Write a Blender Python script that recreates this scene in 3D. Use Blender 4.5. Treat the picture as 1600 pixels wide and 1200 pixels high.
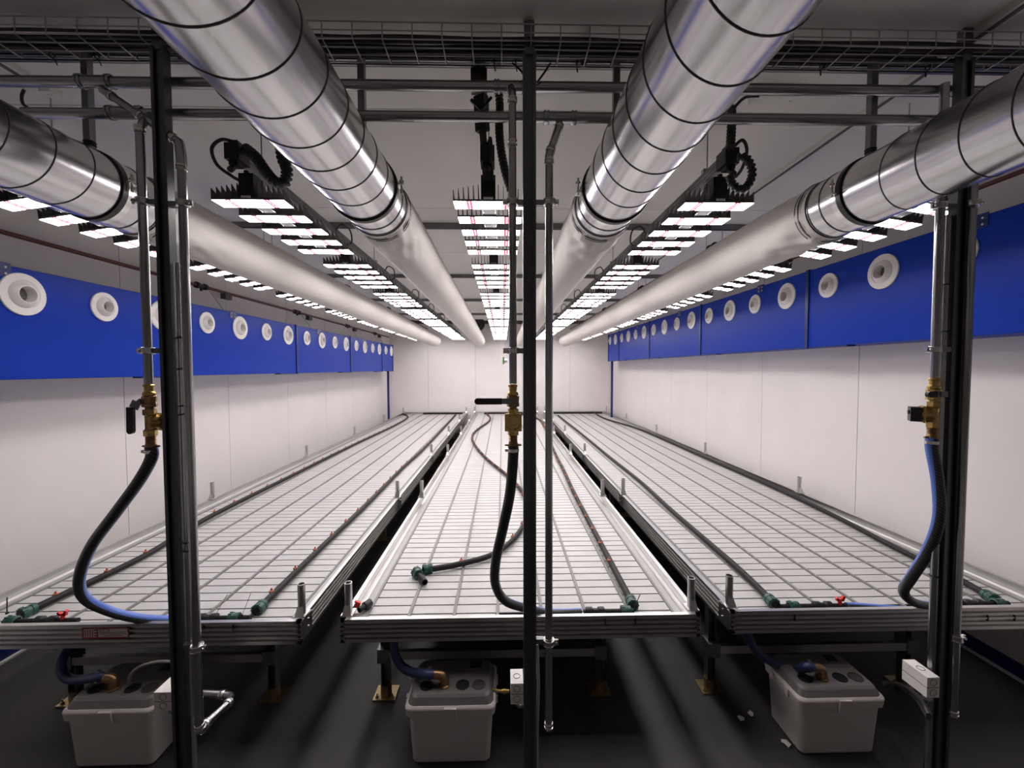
import bpy, math, random
from mathutils import Vector, Matrix
random.seed(7)
for o in list(bpy.data.objects):
    bpy.data.objects.remove(o, do_unlink=True)
S = bpy.context.scene
COL = S.collection
ZC = 1.664                       # lens height above the floor

# ------------------------------------------------------------------ camera
FPX, YAW, PITCH, ROLL = 652.46, 0.0224, 0.0377, 0.0024
Fw = Vector((math.sin(YAW)*math.cos(PITCH), math.cos(YAW)*math.cos(PITCH), -math.sin(PITCH)))
R0 = Vector((math.cos(YAW), -math.sin(YAW), 0)); U0 = R0.cross(Fw)
Rt = math.cos(ROLL)*R0 - math.sin(ROLL)*U0
Up = math.cos(ROLL)*U0 + math.sin(ROLL)*R0
cam_d = bpy.data.cameras.new('camera'); cam = bpy.data.objects.new('camera', cam_d); COL.objects.link(cam)
cam_d.sensor_fit = 'HORIZONTAL'; cam_d.sensor_width = 36; cam_d.lens = FPX*36/1600
cam_d.clip_start = 0.02; cam_d.clip_end = 60
cam.matrix_world = Matrix(((Rt.x, Up.x, -Fw.x, 0), (Rt.y, Up.y, -Fw.y, 0), (Rt.z, Up.z, -Fw.z, ZC), (0, 0, 0, 1)))
S.camera = cam

# ------------------------------------------------------------------ world, exposure
W = bpy.data.worlds.new('world'); S.world = W; W.use_nodes = True
W.node_tree.nodes['Background'].inputs[0].default_value = (0.9, 0.85, 0.85, 1)
W.node_tree.nodes['Background'].inputs[1].default_value = 0.02
S.view_settings.view_transform = 'Standard'
S.view_settings.look = 'None'
S.view_settings.exposure = 0.62
S.view_settings.gamma = 1.0
S.view_settings.use_curve_mapping = False
LED_POWER = 14.5

def ray(u, v): return Fw + Rt*((u-800)/FPX) - Up*((v-600)/FPX)
def oY(u, v, Y):
    d = ray(u, v); d = d*(Y/d.y); return Vector((d.x, d.y, d.z+ZC))
def oZ(u, v, z):                 # z relative to the lens height
    d = ray(u, v); d = d*(z/d.z); return Vector((d.x, d.y, d.z+ZC))
def H(z): return ZC+z

# ------------------------------------------------------------------ materials
def mat(name, col, rough=0.5, metal=0.0, noise=0.0, nscale=30, stretch=(1, 1, 1), bump=0.0, bscale=60, spec=0.5, coat=0.0):
    m = bpy.data.materials.new(name); m.use_nodes = True
    nt = m.node_tree; b = nt.nodes['Principled BSDF']
    b.inputs['Base Color'].default_value = (*col, 1); b.inputs['Roughness'].default_value = rough
    b.inputs['Metallic'].default_value = metal; b.inputs['Specular IOR Level'].default_value = spec
    b.inputs['Coat Weight'].default_value = coat
    tc = nt.nodes.new('ShaderNodeTexCoord'); mp = nt.nodes.new('ShaderNodeMapping'); mp.inputs['Scale'].default_value = stretch
    nt.links.new(tc.outputs['Object'], mp.inputs[0])
    if noise > 0:
        n = nt.nodes.new('ShaderNodeTexNoise'); n.inputs['Scale'].default_value = nscale; n.inputs['Detail'].default_value = 5
        nt.links.new(mp.outputs[0], n.inputs['Vector'])
        r = nt.nodes.new('ShaderNodeMapRange'); r.inputs[1].default_value = .3; r.inputs[2].default_value = .7
        r.inputs[3].default_value = 1-noise; r.inputs[4].default_value = 1+noise
        nt.links.new(n.outputs['Fac'], r.inputs[0])
        mx = nt.nodes.new('ShaderNodeVectorMath'); mx.operation = 'SCALE'; mx.inputs[0].default_value = col
        nt.links.new(r.outputs[0], mx.inputs['Scale']); nt.links.new(mx.outputs[0], b.inputs['Base Color'])
        r2 = nt.nodes.new('ShaderNodeMapRange'); r2.inputs[1].default_value = .3; r2.inputs[2].default_value = .7
        r2.inputs[3].default_value = rough*(1-noise); r2.inputs[4].default_value = min(1, rough*(1+noise))
        nt.links.new(n.outputs['Fac'], r2.inputs[0]); nt.links.new(r2.outputs[0], b.inputs['Roughness'])
    if bump > 0:
        n2 = nt.nodes.new('ShaderNodeTexNoise'); n2.inputs['Scale'].default_value = bscale; n2.inputs['Detail'].default_value = 3
        nt.links.new(mp.outputs[0], n2.inputs['Vector'])
        bp = nt.nodes.new('ShaderNodeBump'); bp.inputs['Strength'].default_value = bump; bp.inputs['Distance'].default_value = .01
        nt.links.new(n2.outputs['Fac'], bp.inputs['Height']); nt.links.new(bp.outputs[0], b.inputs['Normal'])
    return m
M = {}
M['panel'] = mat('white_panel', (.75, .712, .70), .45, noise=.02, nscale=3)
M['ceil'] = mat('ceiling_panel', (.90, .875, .84), .42, noise=.03, nscale=2)
M['wallf'] = mat('front_wall', (.62, .59, .58), .6)
M['post'] = mat('dark_channel_steel', (.13, .137, .137), .40, metal=.85, noise=.05, nscale=20)
M['zincy'] = mat('yellow_zinc', (.42, .33, .19), .38, metal=1)
M['damper'] = mat('dark_grey_damper', (.12, .11, .105), .5)
M['seam'] = mat('dark_seam', (.16, .15, .15), .7)
M['floor'] = mat('grey_floor', (.045, .041, .042), .55, noise=.18, nscale=60, bump=.15, bscale=200)
M['blue'] = mat('blue_sheet', (.003, .034, .36), .36, noise=.04, nscale=2, spec=.14)
M['blued'] = mat('dark_blue_paint', (.006, .018, .13), .35)
M['white'] = mat('white_plastic', (.78, .75, .73), .35)
M['galv'] = mat('galvanised_sheet', (.60, .59, .60), .24, metal=1, noise=.13, nscale=9, stretch=(3, .25, 3), bump=.035, bscale=7)
M['galvd'] = mat('galvanised_steel', (.24, .24, .25), .42, metal=1, noise=.06, nscale=20)
M['pipe'] = mat('steel_pipe', (.42, .42, .425), .25, metal=1, noise=.03, nscale=6)
M['chrome'] = mat('bright_zinc', (.72, .71, .69), .22, metal=1)
M['alu'] = mat('aluminium', (.60, .59, .58), .30, metal=1, noise=.04, nscale=12)
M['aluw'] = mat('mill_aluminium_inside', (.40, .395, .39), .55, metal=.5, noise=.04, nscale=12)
M['tray'] = mat('grey_bench_plastic', (.50, .487, .482), .42, noise=.035, nscale=9)
M['pan'] = mat('dark_pan', (.022, .021, .021), .7)
M['ridge'] = mat('grey_rib', (.20, .193, .19), .45)
M['black'] = mat('black_plastic', (.012, .012, .013), .4)
M['rubber'] = mat('black_rubber', (.03, .029, .03), .5, bump=.3, bscale=300)
M['ldpe'] = mat('dark_polyethylene', (.017, .0155, .015), .5, spec=.22)
M['fin'] = mat('dark_heat_sink', (.10, .09, .09), .45, metal=.5)
M['fabric'] = mat('white_duct_fabric', (.66, .625, .595), .8, bump=.35, bscale=6)
M['brass'] = mat('brass', (.55, .38, .13), .3, metal=1, noise=.15, nscale=60)
M['bronze'] = mat('copper_bronze', (.36, .225, .115), .38, metal=1, noise=.15, nscale=60)
M['orange'] = mat('orange_dripper', (.42, .13, .06), .45)
M['green'] = mat('dark_green_plastic', (.012, .07, .05), .35)
M['red'] = mat('red_plastic', (.75, .02, .015), .35)
M['redpipe'] = mat('dark_red_paint', (.11, .022, .025), .4)
M['bin'] = mat('grey_bin_plastic', (.58, .53, .52), .42)
M['lid'] = mat('grey_lid_plastic', (.16, .147, .145), .38)
M['box'] = mat('light_box_plastic', (.80, .77, .74), .4)
M['bluehose'] = mat('navy_rubber_hose', (.02, .03, .10), .42)
M['brown'] = mat('brown_steel', (.10, .06, .055), .45, metal=.4)
M['wire'] = mat('zinc_wire', (.45, .44, .43), .35, metal=1)
M['cable'] = mat('dark_cable', (.035, .032, .033), .45)
M['stick'] = mat('sticker_face', (.60, .55, .53), .5)
M['stred'] = mat('sticker_red', (.32, .02, .03), .5)
M['lime'] = mat('green_sensor', (.10, .32, .05), .5)
M['paper'] = mat('paper_bits', (.7, .7, .68), .6)
M['clear'] = mat('grey_hose', (.30, .29, .28), .35)

def hose_mat():
    m = bpy.data.materials.new('striped_hose'); m.use_nodes = True
    nt = m.node_tree; b = nt.nodes['Principled BSDF']; b.inputs['Roughness'].default_value = .38
    uv = nt.nodes.new('ShaderNodeUVMap'); uv.uv_map = 'UVMap'
    sp = nt.nodes.new('ShaderNodeSeparateXYZ'); nt.links.new(uv.outputs[0], sp.inputs[0])
    # u around 0..1 ; v along in metres
    sb = nt.nodes.new('ShaderNodeMath'); sb.operation = 'SUBTRACT'; sb.inputs[1].default_value = .5; nt.links.new(sp.outputs[0], sb.inputs[0])
    ab = nt.nodes.new('ShaderNodeMath'); ab.operation = 'ABSOLUTE'; nt.links.new(sb.outputs[0], ab.inputs[0])
    lt = nt.nodes.new('ShaderNodeMath'); lt.operation = 'GREATER_THAN'; lt.inputs[1].default_value = .38
    nt.links.new(ab.outputs[0], lt.inputs[0])
    ad = nt.nodes.new('ShaderNodeMath'); ad.operation = 'MULTIPLY_ADD'; ad.inputs[1].default_value = 90.0
    nt.links.new(sp.outputs[1], ad.inputs[0])
    mu = nt.nodes.new('ShaderNodeMath'); mu.operation = 'MULTIPLY'; mu.inputs[1].default_value = 6.0
    nt.links.new(sp.outputs[0], mu.inputs[0]); nt.links.new(mu.outputs[0], ad.inputs[2])
    fr = nt.nodes.new('ShaderNodeMath'); fr.operation = 'FRACT'; nt.links.new(ad.outputs[0], fr.inputs[0])
    gt = nt.nodes.new('ShaderNodeMath'); gt.operation = 'GREATER_THAN'; gt.inputs[1].default_value = .7
    nt.links.new(fr.outputs[0], gt.inputs[0])
    m1 = nt.nodes.new('ShaderNodeMix'); m1.data_type = 'RGBA'
    m1.inputs[6].default_value = (.030, .031, .033, 1); m1.inputs[7].default_value = (.09, .09, .095, 1)
    nt.links.new(gt.outputs[0], m1.inputs[0])
    m2 = nt.nodes.new('ShaderNodeMix'); m2.data_type = 'RGBA'; m2.inputs[7].default_value = (.10, .19, .60, 1)
    nt.links.new(lt.outputs[0], m2.inputs[0]); nt.links.new(m1.outputs[2], m2.inputs[6])
    nt.links.new(m2.outputs[2], b.inputs['Base Color'])
    return m
M['hose'] = hose_mat()

def led_mat(name, col, power, ribs):
    m = bpy.data.materials.new(name); m.use_nodes = True
    nt = m.node_tree; nt.nodes.clear()
    out = nt.nodes.new('ShaderNodeOutputMaterial'); e = nt.nodes.new('ShaderNodeEmission')
    e.inputs[0].default_value = (*col, 1); e.inputs[1].default_value = power
    if ribs:
        tc = nt.nodes.new('ShaderNodeTexCoord'); sp = nt.nodes.new('ShaderNodeSeparateXYZ'); nt.links.new(tc.outputs['Object'], sp.inputs[0])
        a = nt.nodes.new('ShaderNodeMath'); a.operation = 'MULTIPLY'; a.inputs[1].default_value = 135
        f = nt.nodes.new('ShaderNodeMath'); f.operation = 'FRACT'
        g = nt.nodes.new('ShaderNodeMath'); g.operation = 'LESS_THAN'; g.inputs[1].default_value = .28
        nt.links.new(sp.outputs[0], a.inputs[0]); nt.links.new(a.outputs[0], f.inputs[0]); nt.links.new(f.outputs[0], g.inputs[0])
        r = nt.nodes.new('ShaderNodeMapRange'); r.inputs[3].default_value = power*1.35; r.inputs[4].default_value = .55
        nt.links.new(g.outputs[0], r.inputs[0]); nt.links.new(r.outputs[0], e.inputs[1])
    nt.links.new(e.outputs[0], out.inputs[0])
    return m
M['led'] = led_mat('white_diodes', (1, .955, .945), LED_POWER, True)
M['ledred'] = led_mat('red_diodes', (1, .09, .16), 1.05, False)
M['ledpink'] = led_mat('pink_diodes', (1, .55, .60), 1.3, False)
M['ledgap'] = mat('diode_board_gap', (.45, .43, .43), .5)

# ------------------------------------------------------------------ mesh builder
class MB:
    def __init__(s): s.v = []; s.f = []; s.mi = []; s.sm = []; s.uv = {}
    def add(s, vs, fs, m=0, smooth=False):
        o = len(s.v); s.v += [tuple(x) for x in vs]
        for f in fs: s.f.append([i+o for i in f]); s.mi.append(m); s.sm.append(smooth)
    def box(s, x0, x1, y0, y1, z0, z1, m=0):
        vs = [(x, y, z) for z in (z0, z1) for y in (y0, y1) for x in (x0, x1)]
        s.add(vs, [(0, 2, 3, 1), (4, 5, 7, 6), (0, 1, 5, 4), (2, 6, 7, 3), (0, 4, 6, 2), (1, 3, 7, 5)], m)
    def cbox(s, c, size, R=None, m=0):
        vs = []
        for z in (-1, 1):
            for y in (-1, 1):
                for x in (-1, 1):
                    p = Vector((x*size[0]/2, y*size[1]/2, z*size[2]/2))
                    if R is not None: p = R @ p
                    vs.append(Vector(c)+p)
        s.add(vs, [(0, 2, 3, 1), (4, 5, 7, 6), (0, 1, 5, 4), (2, 6, 7, 3), (0, 4, 6, 2), (1, 3, 7, 5)], m)
    def beam(s, p0, p1, w, h, m=0, up=(0, 0, 1)):
        p0 = Vector(p0); p1 = Vector(p1); d = (p1-p0); L = d.length; d.normalize()
        u = Vector(up); x = d.cross(u)
        if x.length < 1e-4: x = d.cross(Vector((0, 1, 0)))
        x.normalize(); u = x.cross(d)
        R = Matrix((x, d, u)).transposed()
        s.cbox((p0+p1)/2, (w, L, h), R, m)
    def tube(s, pts, r, n=12, m=0, caps=True, smooth=True, uv=False, ref=None, twist=0.0):
        pts = [Vector(p) for p in pts]; k = len(pts)
        T = []
        for i in range(k):
            a = pts[max(0, i-1)]; b = pts[min(k-1, i+1)]; T.append((b-a).normalized())
        nrm = Vector(ref) if ref is not None else (Vector((0, 0, 1)) if abs(T[0].z) < .9 else Vector((0, 1, 0)))
        o = len(s.v); dist = 0
        for i in range(k):
            nrm = (nrm - T[i]*nrm.dot(T[i])).normalized(); b = T[i].cross(nrm)
            rr = r(i/(k-1)) if callable(r) else (r[i] if isinstance(r, (list, tuple)) else r)
            if i: dist += (pts[i]-pts[i-1]).length
            for j in range(n):
                a = 2*math.pi*j/n+twist*i/(k-1)
                s.v.append(tuple(pts[i]+nrm*(rr*math.cos(a))+b*(rr*math.sin(a))))
            if i:
                for j in range(n):
                    f = [o+(i-1)*n+j, o+(i-1)*n+(j+1) % n, o+i*n+(j+1) % n, o+i*n+j]
                    if uv: s.uv[len(s.f)] = [(j/n, pd), ((j+1)/n, pd), ((j+1)/n, dist), (j/n, dist)]
                    s.f.append(f); s.mi.append(m); s.sm.append(smooth)
            pd = dist
        if caps:
            a = [s.v[o+j] for j in range(n)]; b_ = [s.v[o+(k-1)*n+j] for j in range(n)]
            s.add(a, [list(range(n))[::-1]], m); s.add(b_, [list(range(n))], m)
    def cyl(s, p0, p1, r, n=16, m=0, caps=True): s.tube([p0, p1], r, n, m, caps)
    def lathe(s, o, axis, prof, n=24, m=0, phase=0.0, smooth=True):
        o = Vector(o); ax = Vector(axis).normalized()
        x = ax.cross(Vector((0, 0, 1)))
        if x.length < .1: x = Vector((1, 0, 0))
        x.normalize(); y = ax.cross(x)
        def ring(r, t):
            b = len(s.v)
            for j in range(n):
                a = 2*math.pi*j/n+phase
                s.v.append(tuple(o+ax*t+x*(r*math.cos(a))+y*(r*math.sin(a))))
            return b
        prev = None
        for i in range(len(prof)-1):
            (r0, t0), (r1, t1) = prof[i], prof[i+1]
            if prev is not None:
                (ra, ta) = prof[i-1]
                v1 = Vector((r0-ra, t0-ta)); v2 = Vector((r1-r0, t1-t0))
                sharp = v1.length < 1e-9 or v2.length < 1e-9 or v1.angle(v2) > .6
            a = ring(r0, t0) if prev is None or sharp else prev
            b = ring(r1, t1)
            for j in range(n):
                s.f.append([a+j, b+j, b+(j+1) % n, a+(j+1) % n]); s.mi.append(m); s.sm.append(smooth)
            prev = b
    def torus(s, c, axis, R, r, n=32, k=6, m=0):
        c = Vector(c); ax = Vector(axis).normalized(); x = ax.cross(Vector((0, 0, 1)))
        if x.length < .1: x = Vector((1, 0, 0))
        x.normalize(); y = ax.cross(x); o = len(s.v)
        for i in range(n):
            a = 2*math.pi*i/n; d = x*math.cos(a)+y*math.sin(a)
            for j in range(k):
                b = 2*math.pi*j/k; s.v.append(tuple(c+d*(R+r*math.cos(b))+ax*(r*math.sin(b))))
        for i in range(n):
            for j in range(k):
                s.f.append([o+i*k+j, o+((i+1) % n)*k+j, o+((i+1) % n)*k+(j+1) % k, o+i*k+(j+1) % k]); s.mi.append(m); s.sm.append(True)
    def prism(s, prof, fn, a, b, m=0, caps=True):
        """prof: closed list of (p,q); fn(p,q,t)->xyz; extruded t=a..b; flat sides"""
        n = len(prof)
        for i in range(n):
            p, q = prof[i], prof[(i+1) % n]
            s.add([fn(*p, a), fn(*q, a), fn(*q, b), fn(*p, b)], [(0, 1, 2, 3)], m)
        if caps:
            s.add([fn(*p, a) for p in prof], [list(range(n))[::-1]], m); s.add([fn(*p, b) for p in prof], [list(range(n))], m)
    def loft(s, secs, m=0, cap0=True, cap1=True, k=5, hard=()):
        """secs: (cx,cy,z,hw,hd,r) rounded rectangles"""
        rings = []
        for (cx, cy, z, hw, hd, r) in secs:
            pts = []
            for q, (sx, sy) in enumerate(((1, 1), (-1, 1), (-1, -1), (1, -1))):
                for i in range(k+1):
                    a = math.pi/2*(q+i/k)
                    pts.append((cx+sx*(hw-r)+r*math.cos(a), cy+sy*(hd-r)+r*math.sin(a), z))
            rings.append(pts)
        n = len(rings[0])
        for i in range(len(rings)-1):
            s.add(rings[i]+rings[i+1], [(j, (j+1) % n, n+(j+1) % n, n+j) for j in range(n)], m, True)
        if cap0: s.add(rings[0], [list(range(n))[::-1]], m)
        if cap1: s.add(rings[-1], [list(range(n))], m)
    def build(s, name, mats, parent=None, label=None, local=False):
        me = bpy.data.meshes.new(name)
        off = Vector((0, 0, 0))
        if parent is not None and not local:
            p = parent
            while p is not None: off += p.location; p = p.parent
        me.from_pydata([(x-off.x, y-off.y, z-off.z) for x, y, z in s.v], [], s.f)
        if not isinstance(mats, (list, tuple)): mats = [mats]
        for mm in mats: me.materials.append(M[mm] if isinstance(mm, str) else mm)
        me.polygons.foreach_set('material_index', s.mi); me.polygons.foreach_set('use_smooth', s.sm)
        if s.uv:
            ul = me.uv_layers.new(name='UVMap')
            for fi, co in s.uv.items():
                p = me.polygons[fi]
                for li, c in zip(p.loop_indices, co): ul.data[li].uv = c
        me.update()
        o = bpy.data.objects.new(name, me); COL.objects.link(o)
        if parent is not None: o.parent = parent
        if label: o['label'] = label
        return o

def thing(name, label, cat, loc=(0, 0, 0), group=None, rot=None):
    o = bpy.data.objects.new(name, None); o.empty_display_size = .05; COL.objects.link(o)
    o.location = loc; o['label'] = label; o['category'] = cat
    if rot: o.rotation_euler = rot
    if group: o['group'] = group
    return o
def tag(o, label, cat, group=None, kind=None):
    o['label'] = label; o['category'] = cat
    if group: o['group'] = group
    if kind: o['kind'] = kind
    return o
def struct(o): o['kind'] = 'structure'; return o
def copy_tree(o, parent=None):
    c = o.copy(); COL.objects.link(c); c.parent = parent
    if parent is not None: c.matrix_parent_inverse = o.matrix_parent_inverse
    for ch in KIDS.get(o.name, [q for q in o.children]): copy_tree(ch, c)
    return c
KIDS = {}
def spline(P, n=8):
    P = [Vector(p) for p in P]; out = []
    for i in range(len(P)-1):
        p0 = P[max(i-1, 0)]; p1 = P[i]; p2 = P[i+1]; p3 = P[min(i+2, len(P)-1)]
        for k in range(n):
            t = k/n
            out.append(0.5*((2*p1)+(-p0+p2)*t+(2*p0-5*p1+4*p2-p3)*t*t+(-p0+3*p1-3*p2+p3)*t**3))
    out.append(P[-1]); return out

# ------------------------------------------------------------------ room
XL, XR, YB, YF, CZ = -2.86, 2.755, 10.72, -2.2, 1.2
b = MB(); b.box(XL-.1, XR+.1, YF-.1, YB+.1, -.1, 0); struct(b.build('floor', 'floor'))
b = MB(); b.box(XL-.1, XR+.1, YF-.1, YB+.1, H(CZ)+.02, H(CZ)+.12, 1)
ys = [YF]+[1.99+1.2*k for k in range(-3, 8)]+[YB]
for y0, y1 in zip(ys[:-1], ys[1:]): b.box(XL, XR, y0+.003, y1-.003, H(CZ), H(CZ)+.03)
struct(b.build('ceiling', ['ceil', 'seam']))
def side_wall(name, X, s, first):
    b = MB(); b.box(min(X+s*.02, X+s*.12), max(X+s*.02, X+s*.12), YF-.1, YB+.1, -.1, H(CZ)+.1, 1)
    ys = [YF]+[first+1.2*k for k in range(-5, 7)]+[YB]
    ys = [ys[0]]+[y for y in ys[1:] if y > YF+.1]
    ys = [y for y in ys if y <= YB]
    for y0, y1 in zip(ys[:-1], ys[1:]):
        b.box(min(X, X+s*.03), max(X, X+s*.03), y0+.0025, y1-.0025, 0, H(CZ))
    struct(b.build(name, ['panel', 'seam']))
side_wall('wall_left', XL, -1, 3.215); side_wall('wall_right', XR, 1, 3.17)
b = MB(); b.box(XL-.1, XR+.1, YB+.02, YB+.12, -.1, H(CZ)+.1, 1)
xs = [XL]+[oY(u, 600, YB).x for u in (669.4, 743, 816, 890)]+[XR]
for x0, x1 in zip(xs[:-1], xs[1:]): b.box(x0+.0025, x1-.0025, YB, YB+.03, 0, H(CZ))
struct(b.build('wall_back', ['panel', 'seam']))
b = MB(); b.box(XL-.1, XR+.1, YF-.12, YF, -.1, H(CZ)+.1); struct(b.build('wall_front', 'wallf'))
for nm, X, s in (('baseboard_left', XL, 1), ('baseboard_right', XR, -1)):
    b = MB(); b.box(min(X, X+s*.014), max(X, X+s*.014), YF, YB, .012, .085)
    b.box(min(X, X+s*.03), max(X, X+s*.03), YF, YB, 0, .012, 1)
    struct(b.build(nm, ['blued', 'white']))
b = MB(); b.box(XL, XR, YB-.16, YB-.04, H(CZ)-.075, H(CZ)-.001); struct(b.build('trim_1', 'brown'))
# ceiling cross rails
for i, y in enumerate((1.62, 3.50, 5.38, 7.26, 9.14)):
    b = MB()
    z1 = H(CZ)-.001; z0 = z1-.041
    b.box(XL, XR, y, y+.003, z0, z1); b.box(XL, XR, y+.038, y+.041, z0, z1); b.box(XL, XR, y+.003, y+.038, z1-.003, z1)
    b.box(XL, XR, y, y+.012, z0, z0+.003); b.box(XL, XR, y+.029, y+.041, z0, z0+.003)
    nth = ('nearest', 'second', 'third', 'fourth', 'farthest')[i]
    tag(b.build('ceiling_rail', 'galvd'), 'grey steel channel rail across the ceiling, %s of the five from the camera' % nth, 'rail', 'channel rails across the ceiling')
# long strip on the ceiling, right and left
for X, z_ in ((1.70, 'right'), (-1.93, 'left')):
    b = MB(); b.box(X-.02, X+.02, -.4 if X > 0 else .2, 4.6 if X > 0 else 1.78, H(CZ)-.024, H(CZ)-.001)
    b.box(X-.008, X+.008, -.4 if X > 0 else .2, 4.6 if X > 0 else 1.78, H(CZ)-.028, H(CZ)-.024, 1)
    t = b.build('cable_duct', ['ceil', 'seam'])
    tag(t, 'narrow grey cable trunking running lengthwise along the ceiling on the %s side' % z_, 'cable trunking', 'ceiling trunking')

# ------------------------------------------------------------------ benches
ZR = -1.11
BN = [('left', -2.504, -.894, 1.8165), ('middle', -.722, .888, 1.8217), ('right', 1.039, 2.649, 1.8391)]
YE = 10.65
def rim_prof():
    # (outward, z) z relative to rim top
    p = [(0, 0), (0, -.012)]
    z = -.012
    for i in range(4):
        p += [(-.012, z-.002), (-.012, z-.012), (0, z-.014), (0, z-.021)]
        z -= .021
    p += [(0, -.104), (-.012, -.107), (-.03, -.107), (-.03, -.104), (-.016, -.098), (-.016, -.05), (-.04, -.05), (-.04, -.047), (-.016, -.044), (-.016, -.004), (-.02, -.004), (-.02, 0)]
    return p
def bench(side, x0, x1, yf):
    cx = (x0+x1)/2
    t = thing('grow_bench', {'left': 'long aluminium grow bench along the left wall, sticker on its front rim',
        'middle': 'aluminium grow bench in the middle, a loose curving drip line on top',
        'right': 'long aluminium grow bench along the right wall, drip lines without orange drippers'}[side], 'grow bench', (cx, yf, 0), 'rolling grow benches')
    pr = rim_prof()
    b = MB(); b.prism(pr, lambda p, q, u: (u, yf-p, H(ZR)+q), x0, x1)
    # punched slots
    for fx in ((.34, .455) if side == 'left' else (.80, .92) if side == 'middle' else (.165, .80)):
        pass
    b.build('front_rim', 'alu', t)
    b = MB(); b.prism(pr, lambda p, q, u: (u, YE+p, H(ZR)+q), x0, x1); b.build('rear_rim', 'alu', t)
    b = MB(); b.prism(pr, lambda p, q, u: (x0-p, u, H(ZR)+q), yf, YE); b.build('side_rim', 'alu', t)
    b = MB(); b.prism(pr, lambda p, q, u: (x1+p, u, H(ZR)+q), yf, YE); b.build('side_rim', 'alu', t)
    # inner sloped lips
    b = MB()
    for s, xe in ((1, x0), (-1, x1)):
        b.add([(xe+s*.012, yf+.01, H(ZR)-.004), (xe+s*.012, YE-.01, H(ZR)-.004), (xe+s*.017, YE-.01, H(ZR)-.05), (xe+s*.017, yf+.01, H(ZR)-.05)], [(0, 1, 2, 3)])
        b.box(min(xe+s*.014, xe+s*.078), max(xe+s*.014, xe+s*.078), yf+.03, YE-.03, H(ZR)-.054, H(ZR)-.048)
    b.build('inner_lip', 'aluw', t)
    # floor slats
    zf = H(ZR)-.05
    b = MB()
    y = yf+.05; xa, xb = x0+.078, x1-.078
    k = 0
    gaps = [-.525, -.315, -.11, .10, .305, .515]
    tx0, tx1 = {'left': (cx+.02, cx+.42), 'middle': (cx-.12, cx+.11), 'right': (cx-.22, cx+.25)}[side]
    while y < YE-.06:
        y1 = min(y+.0735, YE-.03)
        if k == 0:
            b.box(xa, tx0, y, y1-.0095, zf-.012, zf); b.box(tx1, xb, y, y1-.0095, zf-.012, zf)
        else: b.box(xa, xb, y, y1-.0095, zf-.012, zf)
        y = y1; k += 1
    b.build('slatted_floor', 'tray', t)
    b = MB()
    for g in gaps: b.box(cx+g-.007, cx+g+.007, yf+.05, YE-.04, zf-.004, zf+.0075)
    b.box(xa, xa+.012, yf+.05, YE-.04, zf, zf+.006); b.box(xb-.012, xb, yf+.05, YE-.04, zf, zf+.006)
    b.build('rib', 'ridge', t, label='grey lengthwise ribs on the bench floor')
    b = MB(); b.box(x0+.03, x1-.03, yf+.03, YE-.03, zf-.045, zf-.04)
    b.build('pan', 'pan', t)
    b = MB(); b.box(tx0, tx1, yf+.035, yf+.115, zf-.032, zf-.029); b.box(tx0, tx1, yf+.113, yf+.118, zf-.03, zf+.002)
    b.build('drain_trough', 'pan', t, label='dark drain trough in the bench floor')
    # pole sockets
    for i in range(6):
        yy = yf+.055+i*1.72
        for s, xe in ((1, x0), (-1, x1)):
            xx = xe+s*.018
            b = MB(); b.lathe((xx, yy, H(ZR)-.01), (0, 0, 1), [(.019, 0), (.0175, .02), (.0165, .05), (.0165, .15), (.0135, .15), (.0135, .02)], 14)
            b.box(xx-.026, xx+.026, yy-.03, yy+.03, H(ZR)-.001, H(ZR)+.004)
            b.add([(xx-.02, yy-.03, H(ZR)+.003), (xx+.02, yy-.03, H(ZR)+.003), (xx+.012, yy-.014, H(ZR)+.045), (xx-.012, yy-.014, H(ZR)+.045)], [(0, 1, 2, 3)])
            sx = xe-s*.004
            b.box(min(sx, sx+s*.006), max(sx, sx+s*.006), yy-.05, yy+.05, H(ZR)-.085, H(ZR)-.008)
            for dz in (-.03, -.065):
                b.lathe((sx, yy+.015, H(ZR)+dz), (-s, 0, 0), [(0, 0.004), (.005, .004), (.005, 0)], 8)
            b.build('pole_socket', 'alu', t)
    # under frame
    lx = {'left': (-2.15, -1.165), 'middle': (-.60, .49), 'right': (1.07, 2.10)}[side]
    ztop = H(ZR)-.104
    for j in range(5):
        y0 = 2.09+j*1.95
        for x in lx:
            b = MB()
            b.box(x-.02, x-.017, y0-.02, y0+.02, .012, ztop); b.box(x+.017, x+.02, y0-.02, y0+.02, .012, ztop); b.box(x-.02, x+.02, y0+.017, y0+.02, .012, ztop)
            g = b.build('leg', 'galvd', t)
            b = MB(); b.box(x-.055, x+.055, y0-.05, y0+.05, .001, .008)
            for sx in (-1, 1):
                b.lathe((x+sx*.038, y0-.03, .008), (0, 0, 1), [(.009, 0), (.009, .008), (.004, .008), (.004, .02), (0, .02)], 8)
            b.lathe((x, y0, .008), (0, 0, 1), [(.028, 0), (.028, .05), (.0, .05)], 10)
            b.build('foot_plate', 'zincy', t)
        b = MB(); b.box(lx[0]-.02, lx[1]+.02, y0-.045, y0-.02, .21, .25)
        b.build('cross_beam', 'alu', t)
        for x in lx:
            b = MB(); b.box(x-.03, x+.03, y0-.05, y0+.025, .195, .265); b.build('bracket', 'galvd', t)
    for x in lx:
        b = MB(); b.box(x-.02, x+.02, yf+.05, YE-.05, ztop-.001, ztop+.03); b.build('long_beam', 'galvd', t)
    return t
BT = {}
for a in BN: BT[a[0]] = bench(*a)
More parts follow.
